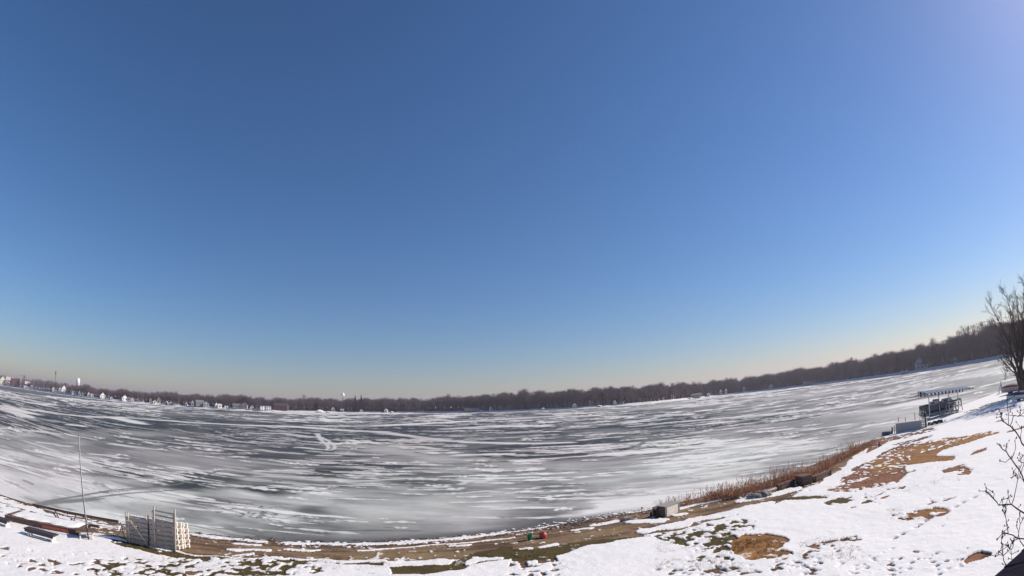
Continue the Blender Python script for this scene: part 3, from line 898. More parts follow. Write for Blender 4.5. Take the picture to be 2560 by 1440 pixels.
def ground_material():
    m = bpy.data.materials.new('snowy_ground')
    m.use_nodes = True
    nt = m.node_tree
    b = nt.nodes['Principled BSDF']
    b.inputs['Roughness'].default_value = .9
    b.inputs['Specular IOR Level'].default_value = .12
    snow = shader_attr(nt, 'snow', 'Fac')
    soil = shader_attr(nt, 'soil', 'Vector')
    geo = nt.nodes.new('ShaderNodeNewGeometry')

    def noise(scale, detail, sx=1, sy=1):
        mp = nt.nodes.new('ShaderNodeMapping')
        mp.inputs['Scale'].default_value = (sx, sy, 1)
        nt.links.new(geo.outputs['Position'], mp.inputs[0])
        n = nt.nodes.new('ShaderNodeTexNoise')
        n.inputs['Scale'].default_value = scale
        n.inputs['Detail'].default_value = detail
        nt.links.new(mp.outputs[0], n.inputs['Vector'])
        return n.outputs[0]
    n1, n2, n3 = noise(9, 5), noise(28, 3), noise(1.3, 4)
    f = math_node(nt, 'ADD', snow, math_node(nt, 'MULTIPLY', math_node(nt, 'SUBTRACT', n1, .5), .9))
    mr = nt.nodes.new('ShaderNodeMapRange')
    mr.inputs['From Min'].default_value, mr.inputs['From Max'].default_value = .36, .64
    nt.links.new(f, mr.inputs['Value'])
    sv = nt.nodes.new('ShaderNodeVectorMath')
    sv.operation = 'SCALE'
    nt.links.new(soil, sv.inputs[0])
    k = math_node(nt, 'ADD', math_node(nt, 'MULTIPLY', n2, .9), math_node(nt, 'MULTIPLY', n3, .7))
    nt.links.new(math_node(nt, 'ADD', k, .2), sv.inputs['Scale'])
    sn = nt.nodes.new('ShaderNodeMix')
    sn.data_type = 'RGBA'
    sn.inputs[6].default_value = (.85, .80, .765, 1)
    sn.inputs[7].default_value = (.90, .865, .835, 1)
    nt.links.new(n3, sn.inputs[0])
    mx = nt.nodes.new('ShaderNodeMix')
    mx.data_type = 'RGBA'
    nt.links.new(mr.outputs[0], mx.inputs[0])
    nt.links.new(sv.outputs[0], mx.inputs[6])
    nt.links.new(sn.outputs[2], mx.inputs[7])
    nt.links.new(mx.outputs[2], b.inputs['Base Color'])
    bp = nt.nodes.new('ShaderNodeBump')
    bp.inputs['Strength'].default_value = .4
    bp.inputs['Distance'].default_value = .035
    nt.links.new(math_node(nt, 'ADD', n1, math_node(nt, 'MULTIPLY', mr.outputs[0], .8)), bp.inputs['Height'])
    nt.links.new(bp.outputs[0], b.inputs['Normal'])
    return m


def build_ground():
    az = np.concatenate([np.radians(np.arange(-180, -61, 2.0)), np.radians(np.linspace(-60.5, 60.5, 1400)), np.radians(np.arange(62, 182, 2.0))])
    d = np.concatenate([[.3, 2, 4, 6, 8, 9.5, 10.5, 11.2], (CAMZ - .9) / np.tan(np.linspace(.49, .058, 470)), [115, 130, 160, 220, 320, 500, 900, 1800, 6000]])
    x, y, D, F = polar(az, d)
    s = inland(x, y)
    z = base_h(x, y)
    F = F[s[F].max(1) > -1.2]
    wx = x + .55 * (fbm(x / .9, y / .9, 101, 3) - .5)
    wy = y + .55 * (fbm(x / .9, y / .9, 102, 3) - .5)
    cover = np.ones_like(x)
    soil = np.tile(np.array(SAND2), (len(x), 1))
    infr = (D > 9) & (D < 130) & (np.abs(np.arctan2(x, y)) < 1.1)
    ii = np.nonzero(infr)[0]
    for poly, cv, so in PATCH:
        q = at(np.array([p[0] for p in poly], float), np.array([p[1] for p in poly], float))[:, :2]
        ins = ii[in_poly(wx[ii], wy[ii], q)]
        cover[ins] = cv
        soil[ins] = so
    for pts, hw in STREAK:
        q = at(np.array([p[0] for p in pts], float), np.array([p[1] for p in pts], float))[:, :2]
        dl = dist_line(wx[ii], wy[ii], q)
        hwv = hw * (.5 + .9 * fbm(x[ii] / 1.1, y[ii] / 1.1, 107, 2))
        j = ii[dl < hwv]
        cover[j] = 1.0
    cover = np.where(s < .35, np.minimum(cover, .2), cover)
    # thin snow breaks up into crusts and hollows
    n = .62 * fbm(x / .24, y / .34, 111, 2) + .38 * fbm(x / 1.2, y / .9, 112, 3)
    n = np.clip((n - .5) * 2.4 + .5, 0, 1)
    thr = 1 - cover
    sn = sstep(thr - .2, thr + .2, n * .86 + .07)
    sn = np.where(cover > .97, 1, np.where(cover < .01, 0, sn))
    # footprints and small melt holes
    rs = np.random.RandomState(4)
    holes = []
    trail = [(2235, 1346), (2254, 1336), (2290, 1320), (2297, 1315), (2318, 1303), (2322, 1298), (2388, 1268), (2410, 1258), (2440, 1245), (2470, 1235)]
    holes += [(a + rs.uniform(-3, 3), b + rs.uniform(-1, 1), .13) for a, b in trail]
    for (x0, x1, y0, y1, m) in ((1930, 2120, 1390, 1440, 34), (2130, 2420, 1370, 1440, 46), (1640, 1760, 1410, 1440, 16), (0, 330, 1375, 1440, 26), (1720, 1900, 1340, 1430, 40), (2020, 2060, 1215, 1235, 9), (2340, 2420, 1080, 1090, 9), (2040, 2110, 1235, 1255, 8), (2180, 2400, 1200, 1330, 14)):
        holes += [(rs.uniform(x0, x1), rs.uniform(y0, y1), rs.uniform(.03, .09)) for _ in range(int(m * .6))]
    dent = np.zeros_like(x)
    for hx, hy, r in holes:
        q = at(hx, hy)
        j = ii[(np.abs(x[ii] - q[0]) < .6) & (np.abs(y[ii] - q[1]) < .6)]
        e = ((x[j] - q[0]) / (r * 1.5)) ** 2 + ((y[j] - q[1]) / r) ** 2
        w = np.exp(-e)
        dent[j] = np.maximum(dent[j], w)
        sn[j] = np.minimum(sn[j], 1 - .75 * (e < .5) * (r > .075))
    rough = fbm(x / .35, y / .35, 121, 3) - .5
    big = fbm(x / 2.2, y / 2.2, 122, 3) - .5
    inf = sstep(9, 11, D) * sstep(125, 100, D)
    z = z + inf * (sn * (.055 + .05 * big + .028 * rough) - .06 * dent + (1 - sn) * .03 * rough) * sstep(-.2, .6, s)
    tuss = fbm(x / .6, y / .6, 131, 3)
    sandy = (np.abs(soil - np.array(SAND)).sum(1) < 1e-6)
    ax = x * .96 + y * .28
    ay = y * .96 - x * .28
    sk = fbm(ax / 2.6, ay / .38, 132, 4)
    straw = (sstep(.52, .68, sk) * sandy * sstep(.8, 2.2, s))[:, None]
    wet = (sstep(.50, .34, sk) * sandy + sandy * sstep(1.1, .2, s)).clip(0, 1)[:, None]
    soil = soil * (1 - straw) + np.array([.245, .170, .088]) * straw
    soil = soil * (1 - .45 * wet)
    soil = soil * (.70 + .60 * tuss)[:, None]
    V = np.stack([x, y, z], -1)
    used = np.unique(F)
    rm = np.full(len(V), -1)
    rm[used] = np.arange(len(used))
    o = link('ground', np_mesh('ground', V[used], rm[F], ground_material(), dict(snow=sn[used], soil=soil[used])))
    tag(o, kind='structure')


build_ground()


# ------------------------------------------------------------------ far land
def build_far_land():
    m = mat('far_snowy_land', (.62, .58, .56), .95, .1, .0, .05, col2=(.86, .84, .82))
    azd = np.concatenate([np.arange(-96, -61, 1.0), np.linspace(-60.5, 60.5, 420), np.arange(62, 96, 1.0)])
    over = np.array([-8, -1.5, 0, 2, 4, 6, 9, 14, 22, 40, 70, 110, 160, 260, 500, 1000, 2500, 6000], float)
    A, O = np.meshgrid(azd, over)
    R = far_r(A) + 2.5 * (fbm(A / .5, A * 0, 140, 3) - .5) + O
    nA = len(azd)
    Z = np.where(O < -1, -.4, far_h(O, A)) + .5 * (fbm(A / .35, O / 9, 141, 3) - .5) * (O > 0)
    a = np.radians(A)
    V = np.stack([R * np.sin(a), R * np.cos(a), Z], -1).reshape(-1, 3)
    i = np.arange(len(over) - 1)[:, None] * nA + np.arange(nA - 1)[None, :]
    F = np.stack([i, i + nA, i + 1 + nA, i + 1], -1).reshape(-1, 4)
    o = link('far_shore', np_mesh('far_shore', V, F, m))
    tag(o, kind='structure')


build_far_land()


# ------------------------------------------------------------------ trees
def grow(rs, p, d, length, rad, level, maxl, out, spread=.55, up=.25, kids=(4, 6), shrink=.62):
    """recursive branch: appends (level, points, radii)"""
    n = 4 if level < 2 else 3
    pts, rads = [p.copy()], [rad]
    dd = d.copy()
    for i in range(n):
        dd = (dd + Vector((rs.uniform(-1, 1), rs.uniform(-1, 1), rs.uniform(-.6, 1))) * .13 + Vector((0, 0, up * .12))).normalized()
        pts.append(pts[-1] + dd * length / n)
        rads.append(rad * (1 - .68 * (i + 1) / n))
    out.append((level, pts, rads))
    if level >= maxl:
        return
    k = rs.randint(*kids)
    for j in range(k):
        t = .28 + .72 * (j + rs.random() * .8) / k
        t = min(t, .98)
        i = min(int(t * n), n - 1)
        q = pts[i].lerp(pts[i + 1], t * n - i)
        ax = (pts[i + 1] - pts[i]).normalized()
        side = ax.cross(Vector((rs.uniform(-1, 1), rs.uniform(-1, 1), rs.uniform(-1, 1)))).normalized()
        nd = (ax * (1 - spread * .5) + side * spread + Vector((0, 0, up))).normalized()
        grow(rs, q, nd, length * shrink * rs.uniform(.7, 1.15), rads[i] * .62, level + 1, maxl, out, spread, up, kids, shrink)


def near_tree():
    """the many-stemmed bare tree on the right bank"""
    base = atv(2556, 985)
    t = empty('bare_tree', base, 0, 'tall bare tree with many leaning stems at the right edge of the bank', 'tree')
    rs = random.Random(21)
    out = []
    q = ray([x_ + 16 for x_ in [2462, 2480, 2500, 2530, 2545, 2600, 2640, 2585, 2700, 2480, 2510, 2520, 2540, 2558, 2575, 2490]], [y_ + 24 for y_ in [745, 800, 720, 735, 690, 700, 740, 760, 800, 845, 770, 800, 780, 720, 690, 880]])
    D = math.hypot(base.x, base.y)
    for i, r in enumerate(q):
        dist = D * (1 + rs.uniform(-.03, .05)) / math.hypot(r[0], r[1])
        tip = Vector((r[0] * dist, r[1] * dist, CAMZ + r[2] * dist)) - base
        s0 = Vector((rs.uniform(-.5, .5), rs.uniform(-.4, .4), rs.uniform(0.2, 1.6)))
        L = (tip - s0).length
        pts = []
        n = 9
        for k in range(n + 1):
            u = k / n
            hor = u ** 1.35
            p = Vector((s0.x + (tip.x - s0.x) * hor, s0.y + (tip.y - s0.y) * hor, s0.z + (tip.z - s0.z) * u))
            if 0 < k < n:
                p += Vector((rs.uniform(-.18, .18), rs.uniform(-.18, .18), 0))
            pts.append(p)
        r0 = rs.uniform(.15, .25)
        out.append((0, pts, [r0 * (1 - .86 * k / n) for k in range(n + 1)]))
        for k in range(3, n + 1):
            for _ in range(3 if k > 4 else 2):
                ax = (pts[k] - pts[k - 1]).normalized()
                side = ax.cross(Vector((rs.uniform(-1, 1), rs.uniform(-1, 1), .2))).normalized()
                nd = (ax * .8 + side * rs.uniform(.35, .75)).normalized()
                grow(rs, pts[k], nd, L * rs.uniform(.11, .22) * (1.15 - .4 * k / n), r0 * .3 * (1.1 - .7 * k / n), 1, 3, out, .6, .22, (2, 4), .6)
    tr = MB().path([(0, 0, -.3), (.05, 0, .8), (0, .05, 2.2), (-.1, 0, 3.6)], [.75, .55, .42, .2], 10)
    tr.build('trunk', M['bark'], t, True)
    limb, tw = [o for o in out if o[0] == 0], [o for o in out if o[0] > 0]
    for _, p, r in limb:
        MB().path(p, r, 7).build('limb', M['bark'], t, True)
    c = MB()
    for lv, p, r in tw:
        c.path(p, [max(x * 1.15, .017) for x in r], 4 if lv < 3 else 3, False)
    tag(c.build('crown', M['twig'], t), kind='stuff')
    # small leaning sapling in front of the far shore beside it
    b2 = atv(2513, 952)
    s = empty('sapling', b2, 0, 'thin leafless sapling on the ice edge left of the big tree', 'tree')
    out = []
    for k in range(4):
        grow(rs, Vector((0, 0, 0)), Vector((rs.uniform(-.6, .3), rs.uniform(-.3, .3), 1)).normalized(), 2.2, .04, 1, 3, out, .5, .3, (3, 4), .6)
    st, tw = MB(), MB()
    for lv, p, r in out:
        (st if lv == 1 else tw).path(p, [max(x, .012) for x in r], 4, False)
    tag(st.build('stems', M['bark'], s), kind='stuff')
    tag(tw.build('twigs', M['twig'], s), kind='stuff')


near_tree()


def proto_tree(seed, h, w, twm, narrow=False, trunks=1, n=150):
    """bare far tree: (trunk mesh, crown mesh)"""
    rs = random.Random(seed)
    tr, cr_ = MB(), MB()
    for k in range(trunks):
        lean = Vector((rs.uniform(-.12, .12), rs.uniform(-.12, .12), 1)) if trunks > 1 else Vector((rs.uniform(-.04, .04), rs.uniform(-.04, .04), 1))
        top = lean * h * .82
        tr.path([(0, 0, -.5), lean * h * .4, top], [.26, .19, .05], 4, False)
        for j in range(n // trunks):
            u = rs.random() ** .8
            z = h * (.26 + .60 * u)
            c = lean * z
            a = rs.uniform(0, 2 * math.pi)
            reach = w * (.35 + .65 * math.sin(math.pi * min(1, .18 + .80 * u))) * rs.uniform(.25, 1)
            if narrow:
                reach *= .5
            d = Vector((math.cos(a), math.sin(a), rs.uniform(.4, 1.6)))
            q = c + Vector((math.cos(a) * reach, math.sin(a) * reach, reach * rs.uniform(.25, 1.0)))
            q.z = min(q.z, h * rs.uniform(.93, 1.02))
            p = c.lerp(q, rs.uniform(0, .55))
            side = Vector((-math.sin(a) + rs.uniform(-.8, .8), math.cos(a) + rs.uniform(-.8, .8), rs.uniform(-.3, .3)))
            cr_.ribbon(p, q, rs.uniform(.10, .26), side)
            for _ in range(2):
                e = q if rs.random() < .6 else p.lerp(q, rs.uniform(.4, 1))
                cr_.ribbon(e, e + Vector((rs.uniform(-.7, .7), rs.uniform(-.7, .7), rs.uniform(.5, 1.4))), rs.uniform(.08, .18), Vector((rs.uniform(-1, 1), rs.uniform(-1, 1), 0.1)))
    return tr, cr_


def proto_conifer(seed, h, w):
    rs = random.Random(seed)
    tr, cr_ = MB(), MB()
    tr.path([(0, 0, -.5), (0, 0, h)], [.2, .04], 5, False)
    for j in range(420):
        u = rs.random()
        z = h * (.10 + .88 * u)
        a = rs.uniform(0, 2 * math.pi)
        r = w * (1 - u) ** .9 * rs.uniform(.5, 1) + .15
        p = Vector((0, 0, z + .15 * r))
        q = Vector((math.cos(a) * r, math.sin(a) * r, z - .25 * r))
        cr_.ribbon(p.lerp(q, .3), q, .55, Vector((-math.sin(a), math.cos(a), rs.uniform(-.4, .4))))
    return tr, cr_


NB = 9
PROTO = []
for i in range(NB):
    pr = proto_tree(100 + i, 18, (3.6, 4.4, 3.0, 5.0, 2.6, 3.8, 4.2, 3.3, 4.8)[i], 'fartwig', False, (1, 2, 1, 1, 1, 3, 1, 1, 2)[i], 150)
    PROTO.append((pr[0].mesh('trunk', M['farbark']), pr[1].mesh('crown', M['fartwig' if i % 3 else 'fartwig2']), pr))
LIGHT = []
for i in range(5):
    pr = proto_tree(300 + i, 18, (4.0, 4.8, 3.4, 5.2, 3.0)[i], 'fartwig', i == 4, 1 + i % 2, 70)
    LIGHT.append(pr)
CON = []
for i in range(2):
    pr = proto_conifer(500 + i, 14, 2.6 + .5 * i)
    CON.append((pr[0].mesh('trunk', M['farbark']), pr[1].mesh('crown', M['needle'])))


def top_h(azd):
    """tree height along the far shore (the photograph's skyline)"""
    return float(np.interp(azd, [-62, -58, -52, -46, -39, -30, -15, -8, 0, 14, 22, 30, 37, 44, 50, 53, 60], [19, 18, 18, 15.5, 17, 16.5, 17, 19, 20.5, 19, 20, 20, 20, 19.3, 19.5, 21.5, 22]))


def far_xy(azd, over):
    r = float(far_r(azd)) + over
    a = math.radians(azd)
    return r * math.sin(a), r * math.cos(a), float(far_h(np.array(over, float), np.array(azd, float)))


def far_tree(azd, over, h, pr, name, label, group=None, parts=True, sx=1.0, cat='tree'):
    x, y, z = far_xy(azd, over)
    s = h / (14.0 if pr in CON else 18.0)
    if parts:
        t = empty(name, (x, y, z - .2), rnd.uniform(0, 6.28), label, cat, group)
        t.scale = (s * sx, s * sx, s)
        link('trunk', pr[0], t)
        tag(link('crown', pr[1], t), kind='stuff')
    return t


def build_far_trees():
    rs = random.Random(5)
    # trees one can tell apart
    az_of = lambda px, py: math.degrees(math.atan2(*ray(px, py)[:2]))
    special = [(760, 1000, 4, 20, 3, 'taller round crowned bare tree rising above the wood left of the white bulb tower'),
               (1120, 1000, 30, 21, 1, 'pale bare tree poking above the level wood left of the brown thicket'),
               (2259, 928, -1, 13, 2, 'lone dark tree standing out on the snowy point of the right shore'),
               (2328, 850, 22, 23, 1, 'thin pale tree rising highest above the wood over the grey lake house'),
               (2374, 850, 30, 22, 5, 'small clump topped tree showing above the wood right of the grey lake house'),
               (2398, 840, 20, 24, 1, 'first pale tree of the high stand left of the big near tree'),
               (2410, 840, 26, 26, 3, 'second pale tree of the high stand left of the big near tree'),
               (2421, 840, 22, 26, 0, 'third and tallest pale tree of the high stand near the right edge'),
               (2434, 838, 26, 26, 5, 'forked bare tree in the middle of the high stand near the right edge'),
               (2447, 835, 22, 25, 8, 'slender bare tree right of the forked one in the high stand'),
               (2460, 833, 26, 26, 6, 'broad bare tree at the right of the high stand before the big near tree'),
               (2476, 830, 24, 26, 1, 'last bare tree of the high stand, half behind the big near tree'),
               (2132, 920, 26, 23, 4, 'spiky bare tree standing just proud of the right hand wood'),
               (60, 950, 60, 27, 0, 'round bare tree on the hill above the brick row of the far left town'),
               (210, 975, 14, 19, 3, 'spreading bare tree just right of the tall white water tower')]
    for px, py, ov, h, k, lab in special:
        far_tree(az_of(px, py), ov, h, PROTO[k], 'bare_tree', lab, sx=.8 if px > 2300 else 1.0)
    for px, py, h, lab in ((888, 1000, 19, 'left of two dark pointed evergreens above the bright white house'), (903, 1000, 20, 'right of two dark pointed evergreens above the bright white house'),
                           (1320, 1020, 11, 'dark evergreen at the waterline left of the mid lake white boat'), (500, 1008, 13, 'broad green evergreen behind the grey green houses'), (28, 946, 22, 'dark evergreen on the skyline above the pale roofed hall')):
        far_tree(az_of(px, py), 12, h, CON[0 if h > 15 else 1], 'evergreen_tree', lab, sx=1.2)
    # the front rows of the wood, tree by tree
    n = 0
    spots = []
    for azd in np.arange(30, 60.5, .24):
        spots.append((azd + rs.uniform(-.1, .1), rs.choice((7, 9, 12, 16)) + rs.uniform(-2, 2)))
    right = len(spots)
    for azd in np.arange(-20, 30, .42):
        spots.append((azd + rs.uniform(-.15, .15), 11 + rs.uniform(-3, 5)))
    mid = len(spots)
    for azd in np.arange(-58, -20, .9):
        spots.append((azd + rs.uniform(-.15, .15), 26 + rs.uniform(-5, 8)))
    for i, (azd, ov) in enumerate(spots):
        g = 0 if i < right else 1 if i < mid else 2
        lab = ('bare grey brown tree in front of the dark wood along the right shore', 'bare grey brown tree in front of the wood across the middle lake', 'bare brown tree among the houses of the far left shore')[g]
        h = top_h(azd) * (rs.uniform(.74, .98) + (rs.uniform(0, .16) if azd > 40 else 0)) * (1 if g < 2 else .85)
        far_tree(azd, ov, h, PROTO[rs.randrange(NB)], 'bare_tree', lab, ('trees of the right shore', 'trees of the middle shore', 'trees of the left shore')[g], sx=rs.uniform(.9, 1.3))
    # the wood behind reads as one mass
    P = []
    for tr, cr_ in LIGHT:
        V = np.array(tr.v + cr_.v, float)
        F = [f for f in tr.f] + [tuple(i + len(tr.v) for i in f) for f in cr_.f]
        P.append((V, np.array(F)))
    VV, FF, off = [], [], 0
    rng = np.random.RandomState(9)
    for azd in np.arange(-61, 61, .075):
        for row in range(4):
            a = azd + rng.uniform(-.05, .05)
            R = float(far_r(a))
            ov = (11, 19, 30, 44)[row] + rng.uniform(-5, 8) + (8 if a < -20 else 0)
            x, y, z = far_xy(a, ov)
            if R > 900 and row >= 2:
                z += 3
            h = top_h(a) * (.74 + .07 * row + rng.uniform(-.07, .10)) * (.93 + .30 * (float(vnoise(np.array([a / .9]), np.array([0.]), 151)[0]) - .5) * (.4 + .6 * float(vnoise(np.array([a / 6.]), np.array([3.]), 152)[0])) + .10 * math.sin(a * 2.3) * math.sin(a * .9 + 1))
            V, F = P[rng.randint(len(P))]
            t, s = rng.uniform(0, 6.28), h / 18.0
            c, sn = math.cos(t) * s * 1.15, math.sin(t) * s * 1.15
            W = np.stack([V[:, 0] * c - V[:, 1] * sn + x, V[:, 0] * sn + V[:, 1] * c + y, V[:, 2] * s + z], -1)
            VV.append(W)
            FF.append(F + off)
            off += len(W)
    # low brush under the trees
    for _ in range(11000):
        a = rng.uniform(-61, 61)
        x, y, z = far_xy(a, rng.uniform(6, 40))
        w, h = rng.uniform(.8, 2.4), rng.uniform(1.5, 6.5)
        if a < -6:
            x, y, z = far_xy(a, rng.uniform(17, 45))
            h *= .6
        t = rng.uniform(0, 3.14)
        W = np.array([(x - w * math.cos(t), y - w * math.sin(t), z - .3), (x + w * math.cos(t), y + w * math.sin(t), z - .3), (x + .6 * w * math.cos(t), y + .5 * w * math.sin(t), z + h), (x - .5 * w * math.cos(t), y - .6 * w * math.sin(t), z + h * .8)])
        VV.append(W)
        FF.append(np.array([[0, 1, 2, 3]]) + off)
        off += 4
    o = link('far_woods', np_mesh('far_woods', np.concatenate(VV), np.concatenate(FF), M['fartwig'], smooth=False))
    tag(o, 'brown leafless woods along the whole far shore of the lake', 'woods', None, 'stuff')


build_far_trees()


# ------------------------------------------------------------------ far houses
def house(px, w_px, h_px, wall, roof, label, over=7.0, kind='gable', name='house', wins=None, cat='house', yaw=None):
    r = ray(px, 1000)
    azd = math.degrees(math.atan2(r[0], r[1]))
    x, y, z = far_xy(azd, over)
    D = math.hypot(x, y)
    W, H = max(2.0, 1.12 * w_px / FPX * D), max(1.8, 1.12 * h_px / FPX * D)
    dep = min(max(W * .7, 3.0), 12)
    t = empty(name, (x, y, z - .1), -math.radians(azd) + (rnd.uniform(-.35, .35) if yaw is None else yaw), label, cat)
    if kind == 'flat':
        MB().box((0, 0, H * .46), (W, dep, H * .92)).build('wall', WALLS[wall], t)
        MB().box((0, 0, H * .96), (W + .5, dep + .5, H * .08)).build('roof', M[roof], t)
        eave = H * .92
    else:
        eave = H * (.58 if kind == 'gable' else .62)
        o_, e = .35, .24
        gab = kind == 'gable'        # gable: the ridge runs away from the lake; otherwise along the shore
        hw, hd = (W / 2, dep / 2) if gab else (dep / 2, W / 2)
        pt = lambda u, v, z: (u, v, z) if gab else (v, u, z)
        b = MB()
        sec = [(-hw, 0), (hw, 0), (hw, eave), (0, H * .96), (-hw, eave)]
        b.add([pt(u, v, z) for v in (-hd, hd) for u, z in sec], [(0, 1, 2, 3, 4), (9, 8, 7, 6, 5)] + [(i, i + 5, (i + 1) % 5 + 5, (i + 1) % 5) for i in range(5)])
        b.build('wall', WALLS[wall], t)
        sl = (H - eave) / hw
        sec = [(-hw - o_, eave - o_ * sl), (0, H), (hw + o_, eave - o_ * sl), (hw + o_, eave - o_ * sl + e), (0, H + e), (-hw - o_, eave - o_ * sl + e)]
        b = MB()
        b.add([pt(u, v, z + .03) for v in (-hd - o_, hd + o_) for u, z in sec], [(0, 1, 4, 5), (1, 2, 3, 4), (11, 10, 7, 6), (10, 9, 8, 7)] + [(i, i + 6, (i + 1) % 6 + 6, (i + 1) % 6) for i in range(6)])
        b.build('roof', M[roof], t)
    nw = wins if wins is not None else max(1, min(5, int(W / 2.6)))
    floors = 2 if eave > 4.6 else 1
    me = None
    for fl in range(floors):
        for k in range(nw):
            wx = (k + .5) / nw * W - W / 2
            wz = (fl + .55) * eave / floors
            s = (min(1.3, W / nw * .55), .16, min(1.5, eave / floors * .5))
            if me is None:
                me = MB().box((0, 0, 0), s).mesh('window', M['glass'])
            o = link('window', me, t)
            o.location = (wx, -dep / 2 - .03, wz)
    if rnd.random() < .4 and kind != 'flat' and W > 6:
        MB().box((W * .22, dep * .1, H * .98), (.9, .9, H * .25)).build('chimney', WALLS['brick'], t)
    return t


